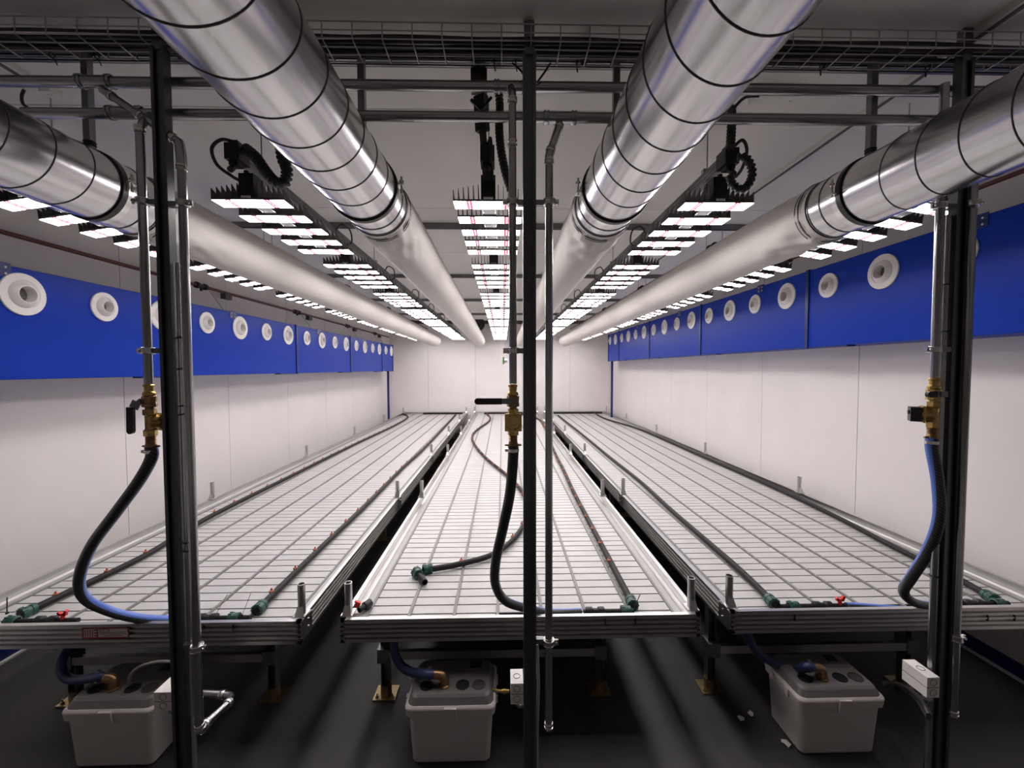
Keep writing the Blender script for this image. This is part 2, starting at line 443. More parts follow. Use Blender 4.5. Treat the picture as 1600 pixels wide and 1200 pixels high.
# pen marks and punched holes on the front rims, sticker on the left bench
def at_front(u, v, Y=1.82): return oY(u, v, Y)
for side, marks in (('left', (318, 364)), ('middle', (946, 993)), ('right', (1242, 1544, 1586))):
    yf = [q[3] for q in BN if q[0] == side][0]
    for u in marks:
        p = at_front(u, {'left': 980, 'middle': 971, 'right': 966}[side], yf)
        b = MB(); b.box(p.x-.003, p.x+.003, yf-.0012, yf+.006, p.z-.013, p.z+.013); b.build('punched_slot', 'black', BT[side])
yf = 1.8165
b = MB(); p0 = oY(128, 981, yf-.002); p1 = oY(202, 997, yf-.002)
b.box(p0.x, p1.x, yf-.0015, yf-.0005, p1.z, p0.z); st = b.build('sticker', 'stick', BT['left'], label='white sticker with red frame and small print')
w = p1.x-p0.x; h = p0.z-p1.z
b = MB(); t_ = .0025
for (a, c, d, e) in ((0, 1, 0, .12), (0, 1, .88, 1), (0, .03, 0, 1), (.97, 1, 0, 1), (.31, .335, 0, 1)):
    b.box(p0.x+a*w, p0.x+c*w, yf-.0022, yf-.0014, p1.z+d*h, p1.z+e*h)
for k in range(4): b.box(p0.x+(.06+k*.05)*w, p0.x+(.075+k*.05)*w, yf-.0022, yf-.0014, p1.z+.2*h, p1.z+.8*h)
for k in range(3): b.box(p0.x+.255*w, p0.x+.31*w, yf-.0022, yf-.0014, p1.z+(.2+k*.25)*h, p1.z+(.31+k*.25)*h)
b.build('sticker_frame', 'stred', st, label='red frame and block letters')
b = MB()
for k in range(3): b.box(p0.x+(.36 if k < 2 else .45)*w, p0.x+(.94 if k < 2 else .86)*w, yf-.0022, yf-.0014, p1.z+(.52-k*.14)*h, p1.z+(.555-k*.14)*h)
b.build('sticker_small_print', 'black', st)
def lettering(txt, size, loc, rot, parent, m, name='lettering'):
    cu = bpy.data.curves.new('txt', 'FONT'); cu.body = txt; cu.size = size; cu.extrude = .0003
    tmp = bpy.data.objects.new('tmp', cu); COL.objects.link(tmp)
    bpy.context.view_layer.update()
    dg = bpy.context.evaluated_depsgraph_get(); me = bpy.data.meshes.new_from_object(tmp.evaluated_get(dg))
    bpy.data.objects.remove(tmp, do_unlink=True)
    o = bpy.data.objects.new(name, me); COL.objects.link(o); me.materials.clear(); me.materials.append(M[m])
    off = Vector((0, 0, 0)); q = parent
    while q is not None: off += q.location; q = q.parent
    o.parent = parent; o.location = Vector(loc)-off; o.rotation_euler = rot
    return o
lettering('OTTE', h*.38, (p0.x+.36*w, yf-.002, p1.z+.62*h), (math.pi/2, 0, 0), st, 'black', 'sticker_lettering')

# ------------------------------------------------------------------ drip lines
RP = .0165; ZP = ZR-.05+.0075+RP
def dripper(bm, p, d):
    s = Vector((-abs(d.y), d.x, 0)).normalized()*RP*.6
    q = Vector(p)+s+Vector((0, 0, RP*.75))
    bm.lathe(q, (0, 0, 1), [(.0, -.004), (.011, -.004), (.0125, .0), (.0125, .005), (.005, .008), (.004, .018), (0, .018)], 10)
def fitting(p, d, mat_='green', L=.06, r=.027):
    d = Vector(d).normalized(); b = MB(); p = Vector(p)
    b.lathe(p-d*L/2, d, [(r*.7, 0), (r, .004), (r, L*.35), (r*.93, L*.4), (r*.93, L*.62), (r, L*.66), (r, L-.004), (r*.7, L)], 14)
    for k in range(10):
        a = 2*math.pi*k/10; x = d.cross(Vector((0, 0, 1))).normalized(); y = d.cross(x)
        o_ = x*math.cos(a)*r+y*math.sin(a)*r
        b.beam(p-d*L*.45+o_, p-d*L*.15+o_, .004, .004)
    return b
def drip(label, pts, drippers, z=ZP, start=.15, fit=True, step=.243, maxy=10.3):
    P = [oZ(u, v, z) for u, v in pts]
    C = spline(P, 10)
    t = thing('drip_line', label, 'irrigation pipe', P[0])
    b = MB(); b.tube(C, RP, 12); b.build('pipe', 'ldpe', t)
    if fit:
        fitting(C[0]+(C[1]-C[0]).normalized()*.03, C[1]-C[0]).build('compression_fitting', 'green', t, label='dark green screw fitting')
    if drippers:
        acc = 0; nxt = start
        for a, c in zip(C[:-1], C[1:]):
            L = (c-a).length
            while acc+L > nxt:
                q = a+(c-a)*((nxt-acc)/L); d = (c-a).normalized()
                if q.y < maxy:
                    b = MB(); dripper(b, q, d); b.build('dripper', 'orange', t)
                nxt += step
            acc += L
    return t
drip('black drip pipe with orange drippers on the left bench, nearer the wall', [(30, 961), (48, 953), (116, 921), (230, 866), (330, 806), (460, 741), (548, 697), (618, 664), (637, 652), (631, 646.5)], True)
drip('black drip pipe with orange drippers on the left bench, nearer the middle aisle', [(400, 955), (497, 860), (575, 786), (628, 732), (660, 703), (690, 672), (712, 648)], True)
drip('black drip pipe with orange drippers snaking in a loose curve over the middle bench', [(668, 890), (715, 882), (770, 866), (806, 838), (823, 805), (818, 772), (795, 745), (760, 716), (742, 695), (738, 682), (745, 672), (763, 659), (766, 652), (760, 646)], True, start=.2, fit=False)
drip('black drip pipe with orange drippers, straight along the right of the middle bench', [(990, 947), (955, 880), (919, 812), (895, 766), (880, 733), (866, 705), (851, 668), (842, 655), (815, 647.5)], True, start=.45)
drip('plain black irrigation pipe on the right bench, nearer the middle bench', [(1211, 945), (1150, 885), (1050, 798), (1000, 752), (950, 712), (905, 675), (872, 649)], False)
drip('plain black irrigation pipe on the right bench, nearer the wall', [(1556, 938), (1480, 895), (1395, 854), (1300, 804), (1200, 757), (1100, 714), (1000, 671), (945, 654), (929, 645)], False)
# loose tee on the middle bench
t = thing('pipe_elbow', 'green elbow fitting with a short black pipe stub lying on the middle bench', 'pipe fitting', oZ(655, 893, ZP))
a = oZ(668, 889, ZP); c = oZ(650, 893, ZP); d = oZ(664, 910, ZP)
fitting(a, a-c, L=.055, r=.028).build('collar', 'green', t)
fitting(c+(d-c)*.15, d-c, L=.055, r=.028).build('collar', 'green', t)
b = MB(); b.tube([c, c+(d-c)*.5, d], RP, 12, caps=False); b.lathe(d, (d-c), [(RP, 0), (RP*.8, 0), (RP*.8, -.03), (0, -.03)], 12); b.build('pipe_stub', 'ldpe', t)
# rear crossover pipes
for side, x0, x1, yf in BN:
    y = YE-.12
    b = MB(); b.tube([(x0+.25 if side != 'left' else x0+.5, y, H(ZP)), (x1-.12, y, H(ZP))], RP*1.2, 10)
    tag(b.build('crossover_pipe', 'ldpe'), 'black crossover pipe at the far end of the %s bench' % side, 'irrigation pipe', 'crossover pipes at the bench ends')
# manifolds at the near ends
def manifold(side, label, u0, u1, v, valve_u, red, fit_us):
    yf = [q[3] for q in BN if q[0] == side][0]; y = yf+.075; zz = ZP
    def X(u): return oY(u, v, y).x
    t = thing('manifold_pipe', label, 'irrigation pipe', (X((u0+u1)/2), y, H(zz)))
    b = MB(); b.tube([(X(u0), y, H(zz)), (X(u1), y, H(zz))], .012, 10); b.build('pipe', 'ldpe', t)
    for u in fit_us:
        fitting((X(u), y, H(zz)), (1, 0, 0), L=.05, r=.024).build('compression_fitting', 'green', t)
    for u in valve_u:
        b = MB(); b.lathe((X(u)-.045, y, H(zz)+.003), (1, 0, 0), [(.012, 0), (.02, .004), (.02, .03), (.014, .034), (.014, .055), (.02, .06), (.02, .085), (.012, .09)], 12)
        vb = b.build('valve_body', 'black', t)
    if red:
        x = X(red); b = MB()
        b.cbox((x, y, H(zz)+.030), (.035, .012, .010)); b.cbox((x+.014, y, H(zz)+.038), (.012, .012, .022), Matrix.Rotation(.5, 3, 'Y')); b.cbox((x-.014, y, H(zz)+.035), (.010, .012, .014), Matrix.Rotation(-.5, 3, 'Y'))
        b.lathe((x, y, H(zz)+.008), (0, 0, 1), [(.008, 0), (.008, .02), (0, .02)], 10)
        b.build('valve_handle', 'red', t, label='red butterfly handle')
    return t
manifold('left', 'black pipe with shut-off valve at the near left corner of the left bench', 8, 122, 963, (72,), 98, (18,))
manifold('left', 'black manifold pipe on the left bench behind its post', 318, 392, 963, (325,), None, (366,))
manifold('middle', 'black manifold pipe at the near end of the middle bench', 912, 990, 955, (930,), None, (978,))
manifold('right', 'black manifold pipe with red valve at the near end of the right bench', 1220, 1322, 950, (1285,), 1312, (1240,))
manifold('right', 'black manifold pipe at the near right corner of the right bench', 1500, 1575, 945, (1520,), None, (1560,))
# loose valve in the middle bench corner
p = oZ(566, 950, ZP); t = thing('shutoff_valve', 'small black red-handled valve lying in the near left corner of the middle bench', 'valve', p)
q = p+Vector((.025, .05, .0)); b = MB(); dd = (q-p).normalized()
b.lathe(p-dd*.02, dd, [(.010, 0), (.013, .0), (.013, .03), (.02, .035), (.02, .07), (.013, .07), (.013, .0)], 12); b.build('valve_body', 'black', t)
b = MB(); b.cbox(p+Vector((-.028, .01, .012)), (.03, .012, .03), Matrix.Rotation(.4, 3, 'Y')); b.build('valve_handle', 'red', t, label='red handle')
# cable-tie tails
for i, (u0, v0, u1, v1, where) in enumerate(((11, 958, 11, 933, 'green fitting in the near left corner of the left bench'), (335, 964, 355, 929, 'black manifold of the left bench, left of two'), (378, 962, 392, 927, 'black manifold of the left bench, right of two'), (988, 958, 1000, 929, 'green fitting on the middle bench'))):
    p = oY(u0, v0, 1.89); q = oY(u1, v1, 1.90)
    b = MB(); b.beam(p, q, .004, .0015); b.cbox(p, (.008, .008, .008)); tag(b.build('cable_tie', 'black'), 'cable tie tail on the '+where, 'cable tie', 'cable ties on the benches')

# ------------------------------------------------------------------ posts
YP = 1.48
KS = 1.48/1.33
def cprof(w=.0456, d=.032, t=.003, lip=.011):
    return [(0, 0), (lip, 0), (lip, .007), (lip-t, .007), (lip-t, t), (t, t), (t, d-t), (w-t, d-t), (w-t, t), (w-lip+t, t), (w-lip+t, .007), (w-lip, .007), (w-lip, 0), (w, 0), (w, d), (0, d)]
PX = {'left': -1.07*KS, 'centre': .066*KS, 'right': 1.463*KS}
for k, x in PX.items():
    t = thing('strut_post', 'dark steel channel post from floor to ceiling, %s' % {'left': 'leftmost, in front of the left bench', 'centre': 'in front of the middle bench', 'right': 'rightmost, in front of the right bench'}[k], 'post', (x, YP, 0), 'channel posts in front of the benches')
    b = MB(); b.prism(cprof(), lambda p, q, u: (x+p, YP+q, u), .006, H(1.094)); b.box(x+.004, x+.041, YP+.010, YP+.012, .006, H(1.085)); b.build('channel', 'post', t)
    b = MB(); b.box(x-.05, x+.09, YP-.05, YP+.09, 0.0, .006)
    for sx in (-.03, .07): b.lathe((x+sx, YP-.03, .006), (0, 0, 1), [(.011, 0), (.011, .009), (.005, .009), (.005, .025), (0, .025)], 6)
    b.build('base_plate', 'chrome', t)
    b = MB(); b.box(x+.005, x+.040, YP+.004, YP+.028, H(1.085), H(CZ)-.002)
    b.build('top_bracket', 'galvd', t)
# header pipes
HB = {1: (1.55, 1.017), 2: (1.55, .910)}
RB = .0183
def collar(b, p, d, r, L=.02, g=.004):
    d = Vector(d).normalized(); p = Vector(p)
    b.lathe(p-d*L/2, d, [(r*.98, 0), (r+g*.6, 0), (r+g, L*.15), (r+g, L*.35), (r+g*.3, L*.4), (r+g*.3, L*.6), (r+g, L*.65), (r+g, L*.85), (r+g*.6, L), (r*.98, L)], 18)
tees = {1: (150, 798), 2: (197, 875)}
for k in (1, 2):
    Y, z = HB[k]
    xa = -2.7 if k == 1 else oY(38, 172, Y).x; xb = oY(1535 if k == 1 else 1478, 140 if k == 1 else 188, Y).x
    t = thing('header_pipe', 'long horizontal steel pipe under the cable tray, %s of the two' % ('upper' if k == 1 else 'lower'), 'pipe', ((xa+xb)/2, Y, H(z)), 'horizontal header pipes')
    b = MB(); b.tube([(xa, Y, H(z)-.004), (xb, Y, H(z)+.004)], RB, 18); b.build('pipe', 'pipe', t)
    for u in tees[k]:
        x = oY(u, 133 if k == 1 else 181, Y).x
        b = MB(); b.tube([(x-.055, Y, H(z)), (x+.055, Y, H(z))], RB+.002, 18)
        for s in (-1, 1): collar(b, (x+s*.05, Y, H(z)), (1, 0, 0), RB+.002)
        b.build('tee_fitting', 'pipe', t)
# risers
RR = .0136
RX = {'leftA': -1.106*KS, 'leftB': -.984*KS, 'centreA': .033*KS, 'centreB': .148*KS, 'rightA': 1.407*KS, 'rightB': 1.512*KS}
def riser(key, label, path, collars, zbot, elbows=()):
    x = RX[key]
    t = thing('riser_pipe', label, 'pipe', (x, YP, H(zbot)), 'vertical steel pipes beside the posts')
    b = MB(); b.tube(path, RR, 14); b.build('pipe', 'pipe', t)
    for p, d in collars:
        b = MB(); collar(b, p, d, RR, .022, .0035); b.build('press_collar', 'chrome', t)
    for P in elbows:
        b = MB(); b.tube(spline(P, 8), RR+.002, 14); b.build('elbow', 'pipe', t)
    return t
VT = -.055    # bottom of supply riser / top of valve (re lens)
ztop = H(.72)
def L3(*a): return Vector(a)
# left A: from lower header tee
x = RX['leftA']; q = oY(205, 186, 1.39)
riser('leftA', 'straight steel riser pipe left of the left post, ending in a brass valve', [L3(x, YP, H(VT)), L3(x, YP, H(.81)), L3(x-.004, YP+.02, H(.85)), L3(x-.01, 1.545, H(.90))], [(L3(x, YP, H(.815)), (0, 0, 1))], VT)
x = RX['leftB']
pa = oY(160, 140, 1.54); pe = oY(280, 222, 1.495)
zl = oY(290, 262, YP).z
zb = oY(315, 1140, YP).z
xb_ = x+.0
P0 = [L3(x, YP, zb), L3(x, YP, zl)]
t = riser('leftB', 'steel return pipe right of the left post, slanting down from the upper header', P0, [(L3(x, YP, zl), (0, 0, 1)), (L3(x, YP, zb+.01), (0, 0, 1))], zb-ZC,
      [[L3(x, YP, zl-.005), L3(x, YP, zl+.028), pe*.6+L3(x, YP, zl+.05)*.4, pe]])
b = MB(); b.tube([pa, pe], RR, 14); b.build('slanted_pipe', 'pipe', t)
for s_ in (.12, .5, .93):
    b = MB(); collar(b, pa+(pe-pa)*s_, pe-pa, RR, .02, .0035); b.build('press_collar', 'chrome', t)
# lower return loop of left B
l0 = L3(x, YP, zb); l1 = oY(357, 1098, 1.61); l1b = oY(356, 1086, 1.65); l2 = oY(300, 1083, 1.66); 
b = MB(); b.tube(spline([l0+L3(0, 0, .02), l0+L3(.004, .004, -.008), l0+(l1-l0)*.2, l0+(l1-l0)*.6, l1], 5), RR, 12); b.build('loop_pipe', 'pipe', t)
b = MB(); b.tube(spline([l1, (l1+l1b)/2+L3(.006, 0, .0), l1b, l2], 5), RR, 12); b.build('loop_pipe', 'pipe', t)
for p_, d_ in ((l0+(l1-l0)*.22, l1-l0), (l1, l1-l0), (l1b+(l2-l1b)*.15, l2-l1b)):
    b = MB(); collar(b, p_, d_, RR, .02, .004); b.build('press_collar', 'chrome', t)
# centre A
x = RX['centreA']
riser('centreA', 'straight steel riser pipe left of the centre post, above its brass valve', [L3(x, YP, H(VT)), L3(x, YP, H(.925)), L3(x, YP+.008, H(.955)), L3(x-.002, 1.515, H(.99)), L3(x-.004, 1.545, H(1.005))],
      [(L3(x, YP, H(.78)), (0, 0, 1)), (L3(x, YP, H(.925)), (0, 0, 1)), (L3(x-.003, 1.515, H(.988)), (0, .8, .3))], VT)
x = RX['centreB']; q0 = oY(874, 196, 1.535); q1 = oY(860, 236, 1.49)
zt = oY(858, 252, YP).z; zb = oY(858, 1138, YP).z
t = riser('centreB', 'steel return pipe right of the centre post, open end hanging above the floor', [L3(x, YP, zb), L3(x, YP, zt)], [(L3(x, YP, zt), (0, 0, 1)), (L3(x, YP, zb+.012), (0, 0, 1))], zb-ZC,
      [[L3(x, YP, zt-.005), L3(x, YP, zt+.015), q1]])
b = MB(); b.tube([q1, q0], RR+.0015, 14); b.build('slanted_pipe', 'chrome', t)
for s_ in (.02, .95):
    b = MB(); collar(b, q1+(q0-q1)*s_, q0-q1, RR, .02, .004); b.build('press_collar', 'chrome', t)
x = RX['rightA']
riser('rightA', 'straight steel riser pipe left of the right post, above its brass valve', [L3(x, YP, H(VT)), L3(x, YP, H(1.0))], [(L3(x, YP, H(.66)), (0, 0, 1))], VT)
x = RX['rightB']; zb = oY(1495, 1118, YP).z
riser('rightB', 'steel return pipe right of the right post, capped end above the floor', [L3(x, YP, zb), L3(x, YP, H(.89)), L3(x, YP+.02, H(.90)), L3(x, 1.54, H(.91))], [(L3(x, YP, zb+.012), (0, 0, 1))], zb-ZC)
# conduits behind the posts
b = MB(); b.tube([L3(-1.1315, 1.500, H(.37)), L3(-1.1315, 1.500, H(-1.62))], .0095, 12)
t = b.build('conduit', 'chrome'); tag(t, 'thin bright conduit strapped behind the left post', 'conduit')
b = MB()
for z in (.0, -.13, -.16, -.62, -.65, .11): b = MB(); b.torus((-1.1315, 1.500, H(z)), (0, 0, 1), .0125, .0025, 14, 4); b.beam((-1.124, 1.490, H(z)), (-1.114, 1.476, H(z)+.004), .004, .003); b.build('cable_tie', 'black', t)
b = MB(); b.tube([L3(1.6135, 1.499, H(.55)), L3(1.6135, 1.499, H(-1.62))], .0125, 12)
t = b.build('conduit', 'pipe'); tag(t, 'dark conduit strapped behind the right post', 'conduit')
b = MB()
for z in (.30, .13, -.60, -.78): b = MB(); b.torus((1.6135, 1.499, H(z)), (0, 0, 1), .0155, .002, 14, 4); b.build('cable_tie', 'black', t)
b = MB(); b.tube([L3(.126, 1.535, H(-1.04)), L3(.132, 1.535, H(-1.2)), L3(.126, 1.535, H(-1.4)), L3(.124, 1.535, 0.0)], .006, 8)
tag(b.build('cable', 'clear'), 'thin grey cable running down behind the centre post', 'cable')
for u0, u1 in ((.42, .05), (-.3, .05)): pass

# pipe clamps
def clamp(xp, xpost, z, label):
    t = thing('pipe_clamp', label, 'clamp', (xp, YP, z), 'pipe clamps on the posts')
    b = MB()
    b.lathe((xp, YP, z-.010), (0, 0, 1), [(RR, 0), (RR+.006, 0), (RR+.006, .020), (RR, .020)], 18)
    b.torus((xp, YP, z-.009), (0, 0, 1), RR+.006, .0022, 18, 5); b.torus((xp, YP, z+.009), (0, 0, 1), RR+.006, .0022, 18, 5)
    s = 1 if xp > xpost else -1
    b.box(min(xp+s*.016, xp+s*.034), max(xp+s*.016, xp+s*.034), YP-.004, YP+.004, z-.009, z+.009)
    b.lathe((xp+s*.026, YP-.012, z), (0, 1, 0), [(0, 0), (.005, 0), (.005, .006), (.0025, .006), (.0025, .02), (0, .02)], 8)
    b.build('ring', 'chrome', t)
    b = MB(); xs_ = xpost if s < 0 else xpost+.0456
    a0, a1 = sorted((xs_, xp-s*(RR+.004)))
    b.box(a0, a1, YP+.001, YP+.021, z-.009, z+.009); b.build('bracket', 'galvd', t)
for key, px, vs in (('leftA', 'left', (315, 548)), ('leftB', 'left', (318, 1012)), ('centreA', 'centre', (316, 548)), ('centreB', 'centre', (316, 1003)), ('rightA', 'right', (322, 546)), ('rightB', 'right', (318, 995))):
    for i, v in enumerate(vs):
        u = 790+RX[key]/YP*FPX
        z = oY(u, v, YP).z
        clamp(RX[key], PX[px], z, 'zinc pipe clamp on the %s post holding the %s pipe, %s one' % (px, 'left' if key[-1] == 'A' else 'right', 'upper' if i == 0 else 'lower'))

# ------------------------------------------------------------------ valves
PXM = YP/FPX*1.0
def valve(side, u, v0, lever, sol, coil):
    top = oY(u, v0, YP); x = RX[side+'A']; zt = top.z
    k = PXM*1.0
    t = thing('valve_assembly', 'brass valve on the %s riser, %s' % (side, {'left': 'black lever hanging down', 'centre': 'long black lever pointing left', 'right': 'short black lever and black coil pointing left'}[side]), 'valve', (x, YP, zt-.2), 'brass valves on the risers')
    o = (x, YP, zt)
    b = MB(); dn = (0, 0, -1)
    b.lathe(o, dn, [(0, -.004), (6*k, -.004), (7.6*k, 0), (7.6*k, 2*k), (6.2*k, 3*k), (6.2*k, 9*k), (7.2*k, 10*k), (8.6*k, 12*k), (8.6*k, 15*k), (7*k, 17*k)], 16)
    b.build('press_coupling', 'brass', t)
    b = MB(); b.lathe(o, dn, [(7*k, 15*k), (9.8*k, 17*k), (9.8*k, 21*k), (9*k, 26*k), (9.8*k, 29*k), (9.8*k, 33*k), (6*k, 34*k), (6*k, 38*k)], 8, smooth=False)
    b.build('ball_valve_body', 'brass' if side == 'right' else 'bronze', t)
    # lever
    zc = zt-24*k
    b = MB(); b.lathe((x+(0 if side != 'left' else -.012), YP-.013, zc), (0, -1, 0), [(.011, 0), (.011, .010), (.007, .012), (.007, .018), (0, .018)], 6, smooth=False)
    lv = b.build('lever_hub', 'galvd', t)
    b = MB()
    if side == 'left':
        b.cbox((x-.030, YP-.022, zc-.012), (.03, .004, .026), Matrix.Rotation(.5, 3, 'Y')); h0 = Vector((x-.044, YP-.024, zc-.02)); h1 = Vector((x-.046, YP-.024, zc-.112)); 
    else:
        L = .135 if side == 'centre' else .075
        sx = 0 if side == 'centre' else .020
        b.cbox((x+sx-.022, YP-.026, zc), (.05, .004, .02)); h0 = Vector((x+sx-.04, YP-.027, zc)); h1 = Vector((x+sx-L, YP-.027, zc))
    b.build('lever_arm', 'galvd', t)
    b = MB(); d = (h1-h0); n_ = 10
    pr = []
    for i in range(9): a = math.pi*(i/8)-math.pi/2; pr.append((d.length-.011+.011*math.cos(a), .011*math.sin(a)))
    pr = [(0, -.011)]+pr+[(0, .011)]
    dn_ = d.normalized(); sd = dn_.cross(Vector((0, 1, 0)))
    b.prism(pr, lambda p, q, u_: tuple(h0+dn_*p+sd*q+Vector((0, u_, 0))), -.006, .006)
    b.build('lever_grip', 'black', t, label='black rubber lever grip')
    # solenoid body
    z1 = zt-37*k
    b = MB()
    b.lathe((x, YP, z1), dn, [(8.8*k, 0), (8.8*k, 8*k), (6.5*k, 10*k), (6.5*k, 30*k), (8.8*k, 32*k), (8.8*k, 41*k), (6.5*k, 41*k)], 6, phase=.3, smooth=False)
    sv = Vector(sol).normalized(); c = Vector((x, YP, z1-20*k))
    up_ = Vector((0, 0, 1)); sd = sv.cross(up_).normalized(); R = Matrix((sd, sv, up_)).transposed()
    b.lathe(c-sv*.004, sv, [(9*k, 0), (11.5*k, .012), (11.5*k, .028)], 20)
    b.build('solenoid_body', 'brass', t)
    b = MB(); b.cbox(c+sv*.027, (26*k, .006, 27*k), R)
    b.torus(c+sv*.031, sv, 11*k, .0018, 24, 5)
    for a_ in (-1, 1):
        for e_ in (-1, 1): b.lathe(c+sv*.03+sd*a_*10.5*k+up_*e_*11*k, sv, [(.0035, 0), (.0035, .004), (0, .004)], 8)
    b.build('flange_plate', 'brass', t)
    if coil:
        b = MB(); b.cbox(c+sv*.0475-up_*.001, (22*k, .033, 23*k), R); b.cbox(c+sv*.066+up_*.006, (8*k, .004, 6*k), R)
        b.build('coil', 'black', t, label='black solenoid coil with small white print')
        b = MB(); 
        for q_ in range(4): b.cbox(c+sv*(.043+q_*.004)-sd*(-1)*(11.2*k)*0+Vector((0, -11.2*k, -.010)), (.0008, .0008, .010))
        b.build('coil_print', 'white', t)
    z2 = z1-41*k
    b = MB(); prof = [(6.5*k, 0)]
    for i in range(4): prof += [(6.5*k, (1+i*2.4)*k), (7.3*k, (2+i*2.4)*k), (6.5*k, (3+i*2.4)*k)]
    prof += [(7*k, 12*k), (7.6*k, 14*k), (7.6*k, 19*k), (6*k, 22*k), (6*k, 27*k)]
    b.lathe((x, YP, z2), dn, prof, 16)
    for s in (-1, 1): b.tube([(x+s*6*k, YP, z2-16*k), (x+s*13*k, YP, z2-16*k)], [.0045, .0035], 8)
    b.build('hose_tail', 'bronze', t)
    return z2-22*k
SOL = {'left': (.5, .87, 0), 'centre': (0, -1, 0), 'right': (-1, .7, 0)}
zv = {}
for side, u, v0 in (('left', 233, 602), ('centre', 802, 602), ('right', 1458, 592)):
    zv[side] = valve(side, u, v0, None, SOL[side], side == 'right')
# supply hoses
def hose(side, label, pts):
    x = RX[side+'A']; top = Vector((x, YP, zv[side]+.012))
    P = [top, top-Vector((0, 0, .04))]+[oY(u, v, Y) for u, v, Y in pts]
    t = thing('supply_hose', label, 'hose', P[-1], 'supply hoses from the valves to the benches')
    C = spline(P, 10)
    b = MB(); b.tube(C, .019, 18, uv=True, ref={'left': (.75, .66, 0), 'centre': (.2, 1, 0), 'right': (-.9, -.3, 0)}[side], twist={'left': 0, 'centre': 0, 'right': 2.6}[side]); b.build('hose', 'hose', t)
    b = MB(); b.lathe((x, YP, P[0].z-.022), (0, 0, 1), [(.019, 0), (.021, 0), (.021, .011), (.019, .011)], 18); b.cbox((x-.022, YP-.004, P[0].z-.016), (.014, .008, .010)); b.build('hose_clip', 'chrome', t)
hose('left', 'blue-striped dark supply hose looping from the left valve to the left bench', [(217, 752, 1.49), (182, 800, 1.51), (142, 855, 1.56), (124, 905, 1.62), (133, 935, 1.70), (168, 954, 1.78), (215, 966, 1.83), (262, 969, 1.87), (300, 968, 1.89)])
hose('centre', 'dark supply hose hanging from the centre valve down to the middle bench', [(797, 770, 1.50), (786, 825, 1.54), (775, 875, 1.60), (774, 912, 1.66), (789, 938, 1.74), (820, 950, 1.83), (860, 958, 1.88), (908, 957, 1.895)])
hose('right', 'grey supply hose with blue side hanging from the right valve down to the right bench', [(1465, 752, 1.475), (1467, 810, 1.475), (1450, 860, 1.52), (1424, 902, 1.60), (1412, 922, 1.69), (1420, 936, 1.77), (1442, 945, 1.85), (1500, 950, 1.90)])
b = MB(); b.tube(spline([oY(1322, 946, 1.915), oY(1345, 947, 1.92), oY(1400, 951, 1.92), oY(1440, 954, 1.91)], 6), .014, 12, uv=True); tag(b.build('feed_hose', 'hose'), 'short grey hose lying in the near end of the right bench beside the red valve', 'hose')

